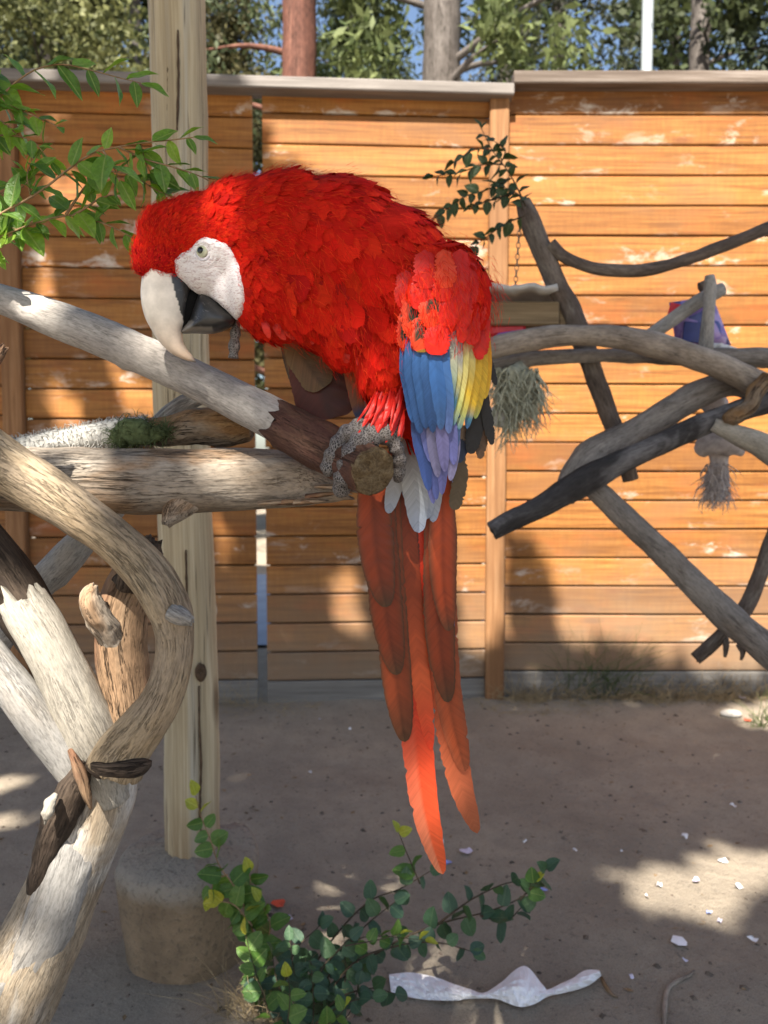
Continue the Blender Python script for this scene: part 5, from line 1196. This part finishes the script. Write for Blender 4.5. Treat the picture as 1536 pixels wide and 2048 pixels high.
for k in range(8):
    for j in range(n): Fc.append((k*n+j, k*n+(j+1) % n, (k+1)*n+(j+1) % n, (k+1)*n+j))
bowl = obj('coconut_shell', mesh('coconut_shell', V, Fc, M_BOWL)); bowl.location = P(1027, 597, dB) + Vector((0, 0, 0.002)); tag(bowl, 'upturned brown half coconut shell on the pale box lid', 'shell')
# chain
M_CHAIN = mat_plain('dull_chain', (0.16, 0.14, 0.12), 0.5, 0.5)
chain = empty('chain', P(1030, 585, dB-.02), 'thin chain hanging from the upright branch to the coconut shell', 'chain')
V = []; Fc = []; R1, R2, n1, n2 = .0085, .0017, 14, 6
for i in range(n1):
    a = 2*math.pi*i/n1
    for j in range(n2): b = 2*math.pi*j/n2; rr = R1+R2*math.cos(b); V.append((rr*math.cos(a)*.62, R2*math.sin(b), rr*math.sin(a)))
for i in range(n1):
    for j in range(n2): Fc.append((i*n2+j, ((i+1) % n1)*n2+j, ((i+1) % n1)*n2+(j+1) % n2, i*n2+(j+1) % n2))
lk = mesh('link', V, Fc, M_CHAIN); ca_, cb_ = P(1040, 445, dB-.06), P(1030, 580, dB-.0); nl = int((ca_-cb_).length/.0138)
for i in range(nl+1):
    o = obj('link', lk, chain); o.matrix_basis = Matrix.Translation(ca_.lerp(cb_, i/nl)) @ Matrix.Rotation((i % 2)*math.pi/2, 4, 'Z')
# bright bits under the box
def blob(name, px0, py0, d, rx, ry, rd, mat, label, cat, seed, amp=.15, group=None):
    V = []
    for v in IV:
        k = 1+amp*fbm(v*1.7+Vector((seed, 0, 0)), 3); V.append((v.x*rx*d/F*k, v.y*rd*d/F*k, v.z*ry*d/F*k))
    o = obj(name, mesh(name, V, IF, mat)); o.location = P(px0, py0, d); return tag(o, label, cat, group)
M_RED = mat_plain('red_plastic', (0.55, 0.02, 0.03), 0.4, 0.4); M_PUR = mat_plain('purple_plastic', (0.14, 0.07, 0.30), 0.45, 0.4); M_ORG = mat_plain('orange_plastic', (0.55, 0.13, 0.03), 0.45, 0.4)
box('toy_block', P(1012, 662, dB-.05), (70*px_, .07, 22*px_), M_RED, None, -.12, .008); tag(bpy.data.objects['toy_block'], 'red plastic toy block tucked under the wooden box', 'toy')
o = box('toy_block', P(1022, 672, dB-.09), (60*px_, .05, 14*px_), M_PUR, None, -.15, .006); tag(o, 'purple plastic toy block under the red one', 'toy')
o = box('toy_block', P(1010, 652, dB-.02), (44*px_, .05, 14*px_), M_ORG, None, .1, .006); tag(o, 'orange plastic toy block pressed under the wooden box', 'toy')
# shaggy fibre toy
M_FIB = mat_plain('pale_fibre', (0.36, 0.36, 0.27), 0.95, 0.1, 0.3, 60); M_FIBG = mat_plain('grey_rope_fibre', (0.42, 0.38, 0.37), 0.95, 0.1, 0.25, 60)
ft = blob('fibre_toy', 1030, 780, 1.995, 38, 50, 40, M_FIB, 'shaggy pale green fibre toy hanging under the arched branch', 'toy', 3, .3)
def shag(root, mat, px0, px1, py0, py1, d, count, length, rad, name='fibres'):
    it = []
    for _ in range(count):
        x = random.uniform(px0, px1); y = random.uniform(py0, py1); p = P(x, y, d+random.gauss(0, .018)); dv = Vector((random.gauss(0, .5), random.gauss(0, .5), -.7)).normalized(); pts = [p]
        for k in range(5):
            dv = (dv + Vector((random.gauss(0, .4), random.gauss(0, .3), -.25))).normalized(); p = p+dv*length*random.uniform(.12, .3); pts.append(p)
        it.append((pts, rad))
    tag(strands(name, it, mat, root), kind='stuff')
shag(ft, M_FIB, 992, 1078, 735, 810, 1.969, 420, .085, .0024)
shag(ft, M_FIB, 1010, 1040, 800, 850, 1.978, 80, .08, .002)
o = box('metal_weight', P(997, 835, 1.978), (36*px_, .03, 34*px_), M_SHEET, None, .2, .005); tag(o, 'small grey metal weight hanging beside the fibre toy', 'weight')
# knotted rope toy
rt = limb('rope_toy', [(1432, 830, 2.150, 20), (1430, 868, 2.150, 26), (1436, 895, 2.150, 24), (1436, 925, 2.150, 17), (1432, 965, 2.150, 22), (1428, 998, 2.150, 17)], M_FIBG, n=20, step=.008, lump=.25, lumpk=35, seed=90, rough_end=(0, .02)); tag(rt, 'knotted frayed grey rope toy hanging in front of the fence', 'toy')
limb('knot', [(1398, 905, 2.133, 14), (1415, 890, 2.116, 22), (1445, 885, 2.107, 24), (1470, 892, 2.116, 20), (1482, 905, 2.133, 10)], M_FIBG, rt, n=16, step=.008, lump=.3, lumpk=40, seed=91)
limb('cloth_scrap', [(1395, 790, 2.150, 14), (1420, 800, 2.133, 26), (1440, 815, 2.150, 20)], M_FIBG, rt, n=16, step=.008, lump=.3, lumpk=40, seed=92)
shag(rt, M_FIBG, 1412, 1456, 925, 985, 2.141, 220, .06, .0022)
# purple toy bag
tp = NT('printed_bag'); o = tp.coord('Object'); v1 = tp.voro(o, 26, 'F1', 'Color'); sep_ = tp.node('SeparateXYZ'); tp.L(v1, sep_.inputs[0])
cc_ = tp.ramp(sep_.outputs[0], [(0.0, (0.17, 0.10, 0.34)), (0.35, (0.22, 0.15, 0.42)), (0.55, (0.035, 0.045, 0.20)), (0.8, (0.30, 0.22, 0.45))], 'CONSTANT')
M_BAG = tp.done(cc_, 0.35, tp.bump(tp.noise(o, 40, 3), 0.5, 0.006), 0.5)
V = []; Fc = []; cs = [(1338, 605), (1425, 592), (1462, 690), (1352, 694)]
nu, nv = 9, 8
for sgn in (-1, 1):
    for i in range(nu):
        for j in range(nv):
            u, v = i/(nu-1), j/(nv-1); X = (cs[0][0]*(1-u)+cs[1][0]*u)*(1-v)+(cs[3][0]*(1-u)+cs[2][0]*u)*v; Y = (cs[0][1]*(1-u)+cs[1][1]*u)*(1-v)+(cs[3][1]*(1-u)+cs[2][1]*u)*v
            th = .05*(max(0, (1-(2*u-1)**4))*max(0, (1-(2*v-1)**4)))**.5 + .006*noise.noise(Vector((i*.8, j*.8, sgn)))
            V.append(P(X, Y, 2.150 + sgn*th))
for s_ in (0, 1):
    for i in range(nu-1):
        for j in range(nv-1):
            a = s_*nu*nv+i*nv+j; q = (a, a+nv, a+nv+1, a+1); Fc.append(q if s_ else tuple(reversed(q)))
bag = obj('printed_bag', mesh('printed_bag', V, Fc, M_BAG)); tag(bag, 'purple and blue printed plastic bag hung behind the blue grey sticks', 'bag')
o = box('red_patch', P(1350, 620, 2.107), (24*2.107/F, .006, 26*2.107/F), M_RED, bag, .25, .002)
o = box('blue_patch', P(1388, 665, 2.098), (44*2.107/F, .006, 40*2.107/F), mat_plain('blue_print', (0.025, 0.035, 0.16), .4, .4), bag, .1, .002)
o = blob('crumpled_tissue', 1437, 698, 2.081, 26, 10, 22, mat_plain('white_tissue', (0.62, 0.62, 0.62), .9, .1, .1), 'crumpled white tissue on the level branch under the purple bag', 'tissue', 8, .5)

# ============================================================ litter on the dirt
def mat_paper(name, col):
    t = NT(name); n1 = t.noise(t.coord(), 22, 4, .6); t.done(t.ramp(n1, [(.3, tuple(c*.88 for c in col)), (.7, col)]), .8, t.bump(n1, .4, .004), .2)
    return t.m
M_PAPER = mat_paper('white_paper', (0.80, 0.80, 0.82)); M_BLUEP = mat_paper('blue_scrap', (0.26, 0.32, 0.66)); M_LAV = mat_paper('lavender_scrap', (0.58, 0.54, 0.66)); M_ORP = mat_paper('orange_scrap', (0.62, 0.10, 0.05))
# torn sheet: outline from its own crumple, folded up off the ground
prof = [((778, 1950), (782, 1982)), ((820, 1945), (820, 1988)), ((866, 1950), (862, 1992)), ((905, 1962), (905, 1996)), ((940, 1972), (938, 1992)), ((968, 1984), (968, 1996)), ((1000, 1968), (992, 2000)), ((1048, 1938), (1034, 2018)), ((1085, 1975), (1070, 2012)), ((1098, 1984), (1098, 1998)), ((1140, 1962), (1142, 1988)), ((1170, 1946), (1180, 1974)), ((1198, 1944), (1203, 1956))]
V = []; Fc = []; nv = 11; lift = [.004, .006, .01, .016, .02, .01, .02, .036, .02, .008, .02, .022, .02]
c = catmull([(*a, *b, l) for (a, b), l in zip(prof, lift)], 8)
for r_ in c:
    for j in range(nv):
        u = j/(nv-1); x, y = r_[0]*(1-u)+r_[2]*u, r_[1]*(1-u)+r_[3]*u
        h = r_[4]*math.sin(math.pi*min(1, .15+u*.85))*0.8 + .004 + .006*abs(noise.noise(Vector((x*.035, y*.07, 0)))) + .004*noise.noise(Vector((x*.12, y*.2, 3)))
        g = G(x, y, h); V.append((g.x, g.y, h + ground_z(g.x, g.y)))
for i in range(len(c)-1):
    for j in range(nv-1): a = i*nv+j; Fc.append((a, a+1, a+1+nv, a+nv))
pp = obj('torn_paper', mesh('torn_paper', V, Fc, M_PAPER, False)); tag(pp, 'long torn strip of white paper lying crumpled on the dirt', 'paper')
scr = random.Random(4)
def scrap(px, py, w, mat, label, cat='paper scrap', group=None):
    g = G(px, py); n = 7; V = [(0, 0, .006)]; s = w*g.y/F
    for k in range(n):
        a = 2*math.pi*k/n+scr.uniform(-.3, .3); r = s*scr.uniform(.3, .65); V.append((r*math.cos(a), r*math.sin(a)*1.1, scr.uniform(.001, .012)))
    Fc = [(0, 1+k, 1+(k+1) % n) for k in range(n)]
    o = obj('paper_scrap', mesh('paper_scrap', V, Fc, mat, False)); o.location = (g.x, g.y, ground_z(g.x, g.y)+.003); tag(o, label, cat, group)
GRP = 'small white paper scraps strewn on the dirt'; LBW = 'small torn white paper scrap lying loose on the bare dirt'
for (x, y, w) in [(882, 1690, 14), (933, 1708, 24), (1355, 1890, 32), (1506, 1880, 20), (1446, 1718, 20), (1370, 1672, 16), (1466, 1612, 12), (1392, 1765, 14), (1478, 1772, 14), (1370, 1930, 12), (1245, 1712, 8), (1150, 1708, 9), (1262, 1962, 12), (1440, 1842, 9), (1005, 1842, 11), (1318, 1772, 10), (1295, 1796, 9), (640, 1440, 8), (700, 1462, 7), (1485, 1402, 14), (1050, 1690, 7), (620, 1545, 7)]:
    scrap(x, y, w, M_PAPER if scr.random() < .6 else M_LAV, LBW, group=GRP)
scrap(1085, 1786, 24, M_BLUEP, 'bright blue paper scrap at the tip of the bluish shrub'); scrap(895, 1728, 16, M_BLUEP, 'blue scrap lying just beyond the tail tip'); scrap(578, 1843, 14, M_LAV, 'pale lavender scrap between the vine and the shrub')
scrap(556, 1810, 36, M_ORP, 'orange red scrap on the dirt behind the vine'); scrap(1418, 1824, 12, M_BLUEP, 'tiny blue scrap at the edge of the sunlit patch')
scrap(1494, 1440, 16, M_ORP, 'small orange scrap beside the pale pebble')
M_PEB = mat_plain('pale_pebble', (0.34, 0.32, 0.29), .8, .2, .2, 60)
g = G(1462, 1432); o = blob('pebble', 1462, 1432, g.y, 22, 8, 14, M_PEB, 'flat pale grey pebble near the foot of the fence', 'stone', 5, .12); o.location = (g.x, g.y, ground_z(g.x, g.y)+.012)
# dry root half buried in the dirt
rp = []
for (x, y, r) in [(1328, 2060, 4), (1330, 2010, 5), (1338, 1980, 4.5), (1360, 1966, 4), (1378, 1960, 3), (1388, 1950, 2)]:
    q = G(x, y); rp.append((q.x, q.y, ground_z(q.x, q.y)+.003, r*q.y/F))
V, Fc, TC = tube_geo(rp, n=10, step=.008, lump=.3, lumpk=50, seed=3); o = obj('dry_root', mesh('dry_root', V, Fc, M_RT, True, {'tc': ('FLOAT_VECTOR', [tuple(x) for x in TC])})); tag(o, 'thin dry root half buried in the dirt', 'root')
rp = []
for (x, y, r) in [(1203, 1962, 3), (1212, 1980, 5), (1224, 1995, 4), (1236, 2002, 2)]:
    q = G(x, y); rp.append((q.x, q.y, ground_z(q.x, q.y)+.003, r*q.y/F))
V, Fc, TC = tube_geo(rp, n=8, step=.008, lump=.2, lumpk=50, seed=4); o = obj('dry_twig', mesh('dry_twig', V, Fc, M_CHEW, True, {'tc': ('FLOAT_VECTOR', [tuple(x) for x in TC])})); tag(o, 'short dry twig past the end of the torn paper', 'twig')
# fallen leaf bits and straw
V = []; Fc = []
for _ in range(420):
    x = random.uniform(-2.0, 2.0); y = 1.3+2.2*random.random()**.8; s = random.uniform(.004, .013); z = ground_z(x, y); b = len(V); a = random.uniform(0, 6.28); ca, sa = math.cos(a), math.sin(a); ar_ = random.choice((.12, .2, .5))
    for (u, v, w) in ((-1, 0, .1), (-.2, -ar_, .25), (1, 0, .15), (-.1, ar_, .3)): V.append((x+(u*ca-v*sa)*s, y+(u*sa+v*ca)*s, z+.001+w*s*random.uniform(.2, .8)))
    Fc.append((b, b+1, b+2, b+3))
tag(obj('leaf_litter', mesh('leaf_litter', V, Fc, mat_plain('dry_leaf_bits', (0.23, 0.155, 0.085), .9, .1, .6, 3), False)), 'scattered dry leaf bits and straw on the dirt', 'litter', kind='stuff')
# soil crumbs and bark chips
it = []; V = []; Fc = []
for _ in range(1500):
    x = random.uniform(-2.2, 2.2); y = random.uniform(1.25, 3.5); s = random.choice((.003, .004, .005, .008))*random.uniform(.6, 1.4); z = ground_z(x, y); b = len(V)
    a = random.uniform(0, 3.14); ca, sa = math.cos(a), math.sin(a)
    for (u, v, w) in ((-1, -.6, 0), (1, -.5, 0), (.8, .7, 0), (-.7, .6, 0), (random.gauss(0, .2), 0, .7)): V.append((x+(u*ca-v*sa)*s, y+(u*sa+v*ca)*s, z-.0005+w*s))
    Fc += [(b, b+1, b+4), (b+1, b+2, b+4), (b+2, b+3, b+4), (b+3, b, b+4)]
tag(obj('soil_crumbs', mesh('soil_crumbs', V, Fc, mat_plain('soil_crumb', (0.12, 0.095, 0.075), .95, .1, .5, 8), False)), 'scattered crumbs of dark soil and bark on the dirt', 'soil', kind='stuff')
# ============================================================ trees beyond the fence
def mat_foliage(name, a, b, trans=.3):
    t = NT(name); c = t.mix(1.0, t.attr('Col').outputs['Color'], t.ramp(t.noise(t.coord(), 3, 2), [(.3, .7), (.7, 1.3)]), 'MULTIPLY'); t.done(c, .6, None, .25)
    tr = t.node('BsdfTranslucent'); t.L(c, tr.inputs[0]); mx = t.node('MixShader'); mx.inputs[0].default_value = trans
    t.L(t.b.outputs[0], mx.inputs[1]); t.L(tr.outputs[0], mx.inputs[2]); t.L(mx.outputs[0], t.out.inputs[0]); return t.m
M_FOL = mat_foliage('tree_foliage', None, None)
M_REDW = mat_wood('redwood_bark', (0.05, 0.022, 0.016), (0.13, 0.055, 0.038), (0.22, 0.11, 0.08), 0.12, crackamt=.8, bump=1.0, seed=31.0)
M_GREYB = mat_wood('grey_tree_bark', (0.05, 0.042, 0.036), (0.11, 0.095, 0.085), (0.18, 0.16, 0.145), 0.12, crackamt=.8, bump=1.0, seed=32.0)
def foliage(clumps, per, size, cols, rnd, needle=False, droop=0.0):
    n = len(clumps)*per; rs_ = np.random.RandomState(rnd)
    V = np.zeros((n, 4, 3)); C = np.ones((n, 4, 4)); k = 0
    for (c, r, tone) in clumps:
        p = rs_.normal(size=(per, 3)); p /= np.linalg.norm(p, axis=1)[:, None]; p *= (rs_.rand(per, 1)**.45)*np.array(r); p += np.array(c)
        d = rs_.normal(size=(per, 3)); d[:, 2] -= droop; d /= np.linalg.norm(d, axis=1)[:, None]
        e = np.cross(d, rs_.normal(size=(per, 3))); e /= np.linalg.norm(e, axis=1)[:, None]
        s = size*(.5+rs_.rand(per, 1)); w = s*(.18 if needle else .45)
        V[k:k+per, 0] = p; V[k:k+per, 1] = p+d*s*.5+e*w; V[k:k+per, 2] = p+d*s; V[k:k+per, 3] = p+d*s*.5-e*w
        ci_ = rs_.rand(per)*.5+tone*.5
        col = np.array(cols[0])[None]*(1-ci_)[:, None]+np.array(cols[1])[None]*ci_[:, None]
        C[k:k+per, :, :3] = col[:, None, :]; k += per
    return V.reshape(-1, 3), [tuple(range(i*4, i*4+4)) for i in range(n)], C.reshape(-1, 4)
def tree(label, cat, x0, y0, H, R, trunk_r, bark, cols, seed, nclump, per=150, size=.11, needle=False, zlo=2.0, lean=0.0, group='trees beyond the fence', name='tree', shape='round', clr=(.3, .62), tilt=0.0):
    rnd = random.Random(seed); root = empty(name, (x0, y0, 0), label, cat, group)
    path = [(x0+lean*z, y0, z, trunk_r*(1-.55*max(0, z)/H)) for z in np.linspace(-.2, H*.95, 9)]
    V, Fc, TC = tube_geo(path, n=22, step=.12, lump=.07, lumpk=5, crack=.04, seed=seed)
    obj('trunk', mesh('trunk', V, Fc, bark, True, {'tc': ('FLOAT_VECTOR', [tuple(q) for q in TC])}), root)
    clumps = []; lims = []
    for k in range(nclump):
        z = rnd.uniform(zlo, H); f_ = (z-zlo)/(H-zlo)
        prof = (1-f_*.8) if shape == 'cone' else max(.25, math.sin(math.pi*(.18+.8*f_)))
        a = rnd.uniform(0, 2*math.pi); rr = R*prof*math.sqrt(rnd.uniform(.05, 1))
        c = (x0+lean*z+rr*math.cos(a), y0+rr*math.sin(a), z)
        qx, qy = PX(Vector(c)); s = R*rnd.uniform(*clr)*.5; hw = s*1.1*F/c[1]
        if any(c[1]-s < kd and qx+hw > ka and qx-hw < kb for (ka, kb, kd) in KEEP): continue
        clumps.append((c, (s, s, s*.6), rnd.random()))
        if k % 5 == 0: lims.append((x0+lean*z, y0, z-rr*.25, c))
    for (ax_, ay_, az_, c) in lims:
        V, Fc, TC = tube_geo([(ax_, ay_, az_, trunk_r*.16), ((ax_+c[0])/2, (ay_+c[1])/2, (az_+c[2])/2+.08, trunk_r*.11), (*c, trunk_r*.04)], n=7, step=.15, lump=.1, lumpk=6)
        obj('limb', mesh('limb', V, Fc, bark, True, {'tc': ('FLOAT_VECTOR', [tuple(q) for q in TC])}), root)
    V, Fc, C = foliage(clumps, per, size, cols, seed, needle, .3 if needle else 0)
    obj('crown', mesh('crown', V.tolist(), Fc, M_FOL, False, {'Col': ('FLOAT_COLOR', C)}), root)
    return root
KEEP = [(548, 632, 9.0), (836, 932, 9.5), (1280, 1306, 12.2)]
def X(px, d): return P(px, 75, d).x
SUNNY = ((0.0336, 0.0468, 0.0168), (0.1904, 0.1924, 0.0728)); MIDG = ((0.0168, 0.0260, 0.0101), (0.0728, 0.0884, 0.0336)); DEEP = ((0.0078, 0.0135, 0.0073), (0.0364, 0.0494, 0.0224)); PINE = ((0.0448, 0.0676, 0.0224), (0.1792, 0.2080, 0.0784))
tree('sunny broad tree with pale leaves beyond the leafy twigs', 'tree', X(90, 10), 10, 7.5, 2.2, .14, M_GREYB, SUNNY, 201, 190, 260, .065)
tree('dark tree behind the timber pole', 'tree', X(-120, 13), 13, 9, 3.0, .2, M_GREYB, DEEP, 202, 130, 170, .09)
tree('olive toned tree between the timber pole and the redwood trunk', 'tree', X(440, 12), 12, 8, 1.9, .12, M_GREYB, ((0.0280, 0.0312, 0.0123), (0.1232, 0.1092, 0.0476)), 203, 160, 200, .07)
tree('redwood with thick reddish brown trunk behind the fence', 'tree', X(590, 9), 9, 11, 2.2, .27, M_REDW, ((0.0280, 0.0416, 0.0196), (0.1456, 0.1768, 0.0840)), 204, 150, 110, .10, True, 2.5, shape='cone', lean=.008)
tree('grey trunked pine with long light green needles', 'tree', X(884, 9.5), 9.5, 11, 2.0, .32, M_GREYB, PINE, 205, 150, 130, .15, True, 3.0, clr=(.25, .5))
tree('dark open conifer left of the pale utility pole', 'tree', X(1120, 13), 13, 11, 2.6, .17, M_GREYB, ((0.0123, 0.0182, 0.0101), (0.0616, 0.0676, 0.0336)), 206, 140, 120, .12, True, 2.4, shape='cone')
tree('dense dark conifer right of the pale utility pole', 'tree', X(1400, 11), 11, 11, 2.4, .2, M_GREYB, DEEP, 207, 130, 120, .12, True, 1.8, shape='cone')
tree('small deep green tree behind the right end of the fence', 'tree', X(1640, 10), 10, 8, 2.0, .15, M_GREYB, MIDG, 208, 90, 110, .11)
tree('tall shaded conifer far behind the redwood', 'tree', X(700, 19), 19, 14, 3.2, .25, M_GREYB, MIDG, 209, 170, 110, .17, True, 2.0, shape='cone')
tree('far olive conifer behind the open conifer', 'tree', X(1010, 20), 20, 14, 3.0, .25, M_GREYB, ((0.0224, 0.0260, 0.0112), (0.0952, 0.0884, 0.0420)), 210, 120, 110, .17, True, 2.2, shape='cone')
tree('far dark tree seen above the sunny broad tree', 'tree', X(270, 18), 18, 13, 3.2, .25, M_GREYB, MIDG, 211, 100, 120, .17)
tree('far shaded tree behind the dense conifer', 'tree', X(1350, 21), 21, 14, 4.0, .25, M_GREYB, MIDG, 212, 110, 120, .18)
a = P(1293, 140, 12); up_ = [(a.x, 12, z, .082) for z in (-.2, 2, 5, 9)]
V, Fc, TC = tube_geo(up_, n=18, step=.3, lump=.02); uo = obj('utility_pole', mesh('utility_pole', V, Fc, mat_plain('pale_painted_metal', (0.36, 0.40, 0.42), .5, .4, .06, 4))); tag(uo, 'pale painted utility pole among the trees', 'pole')

# ============================================================ added unseen shade tree, its crown cut to a planned pattern of sun and shade
e1_ = SUN.cross(Vector((0, 0, 1))).normalized(); e2_ = SUN.cross(e1_).normalized()
def uv(p): return (p.dot(e1_), p.dot(e2_))
def lit(poly, d=None): return [uv(G(*q) if d is None else P(q[0], q[1], d)) for q in poly]
def ell(cx, cy, rx, ry, d=None, n=14): return lit([(cx+rx*math.cos(2*math.pi*k/n), cy+ry*math.sin(2*math.pi*k/n)) for k in range(n)], d)
FD = 3.57
HOLES = [
    lit([(545, 172), (980, 172), (980, 1300), (925, 1290), (900, 1000), (760, 420), (600, 345), (545, 340)], FD),
    lit([(980, 160), (1900, 160), (1900, 1345), (1420, 1350), (1330, 1300), (1110, 1285), (1100, 1150), (1060, 1070), (1015, 1075), (1005, 1280), (980, 1290)], 3.61),
    lit([(645, 1165), (720, 1140), (735, 1262), (680, 1268)], FD),
    ell(150, 395, 62, 38, 3.5), ell(95, 560, 16, 60, 3.5), ell(465, 198, 56, 14, 3.54), ell(170, 202, 60, 9, 3.5), ell(125, 795, 42, 28, 3.5), ell(285, 795, 46, 26, 3.5), ell(150, 868, 60, 8, 3.5), ell(455, 1105, 20, 34, 3.55), ell(330, 620, 26, 16, 3.5), ell(215, 690, 12, 34, 3.5),
    lit([(1225, 1755), (1340, 1728), (1420, 1748), (1505, 1790), (1480, 1803), (1350, 1832), (1265, 1832)]), lit([(1395, 1712), (1460, 1680), (1536, 1700), (1640, 1740), (1545, 1782), (1490, 1748)]),
    lit([(1440, 1420), (1536, 1402), (1680, 1420), (1660, 1475), (1490, 1455)]), lit([(-80, 1565), (52, 1555), (62, 1576), (-80, 1612)]), lit([(-80, 1640), (75, 1622), (60, 1642), (-80, 1672)]),
    lit([(-10, 1130), (120, 1180), (270, 1430), (215, 1540), (160, 1600), (0, 1440), (-130, 1320), (-130, 1180)], .81), lit([(105, 1570), (190, 1620), (178, 1800), (100, 1950), (0, 2020), (-110, 2030), (20, 1800), (70, 1650)], .80),
    lit([(-160, 520), (60, 560), (122, 610), (90, 710), (-160, 660)], .96), ell(178, 1205, 52, 62, .80), lit([(785, 1490), (880, 1490), (925, 1790), (845, 1740)], .88), lit([(0, 880), (110, 874), (100, 900), (0, 905)], .96),
]
hb = [(min(p[0] for p in h), max(p[0] for p in h), min(p[1] for p in h), max(p[1] for p in h)) for h in HOLES]
corners = [uv(P(x, y, d)) for x in (-250, 1800) for (y, d) in ((100, 3.6), (1400, 3.6), (400, .7), (2200, .7))] + [uv(G(x, y)) for x in (-300, 1850) for y in (1400, 2300)]
u0, u1 = min(c[0] for c in corners)-.9, max(c[0] for c in corners)+.9; v0, v1 = min(c[1] for c in corners)-.9, max(c[1] for c in corners)+.9
FGP = lit([(-150, 330), (1010, 330), (1010, 1250), (450, 1500), (-150, 1700)], .85); cr_ = random.Random(77); V = []; Fc = []; C = []
def blocked(u, v, m):
    for h, b in zip(HOLES, hb):
        if b[0]-m < u < b[1]+m and b[2]-m < v < b[3]+m:
            if inpoly(u, v, h): return True
            if m > 0 and polydist(u, v, h) < m: return True
    return False
DENSE = [lit([(-400, 120), (545, 120), (545, 1440), (-400, 1440)], 3.55), lit([(520, 1000), (900, 1000), (960, 1290), (1100, 1050), (1110, 1285), (1330, 1295), (1900, 1340), (1900, 1430), (520, 1430)], 3.58)]
CANOPY = int((u1-u0)*(v1-v0)*850)
for _ in range(CANOPY):
    u = cr_.uniform(u0, u1); v = cr_.uniform(v0, v1); s = cr_.uniform(.06, .10)
    if not any(inpoly(u, v, q) for q in DENSE):
        s *= .64 if inpoly(u, v, FGP) else 1.1
    else: s *= 1.15
    if blocked(u, v, s*.35):
        # cards in the sun openings are dropped, also over the right hand fence
        if not inpoly(u, v, HOLES[1]) or noise.noise(Vector((u*2.1, v*2.1, 5))) < .12 or cr_.random() > .0: continue
    p = e1_*u + e2_*v + SUN*cr_.uniform(4.9, 6.3)
    d = (e1_*cr_.gauss(0, 1)+e2_*cr_.gauss(0, 1)+SUN*cr_.gauss(0, .4)).normalized(); e = d.cross(SUN).normalized(); b = len(V)
    V += [p-d*s, p+e*s*.55, p+d*s, p-e*s*.55]; Fc.append((b, b+1, b+2, b+3)); g = cr_.uniform(.6, 1.3); C += [(.05*g, .09*g, .03*g, 1)]*4
cen = e1_*((u0+u1)/2) + e2_*((v0+v1)/2) + SUN*5.8
sroot = empty('added_shade_tree', (cen.x, cen.y-.3, 0), 'added unseen leafy shade tree with its crown pruned to shape the sun flecks', 'tree')
obj('crown', mesh('crown', V, Fc, M_FOL, False, {'Col': ('FLOAT_COLOR', C)}), sroot)
Vt, Ft, Tt = tube_geo([(cen.x, cen.y-.3, z, .22*(1-.07*z)) for z in (-.2, 1, 3, 5, cen.z)], n=20, step=.15, lump=.08, lumpk=5, seed=9)
obj('trunk', mesh('trunk', Vt, Ft, M_GREYB, True, {'tc': ('FLOAT_VECTOR', [tuple(q) for q in Tt])}), sroot)
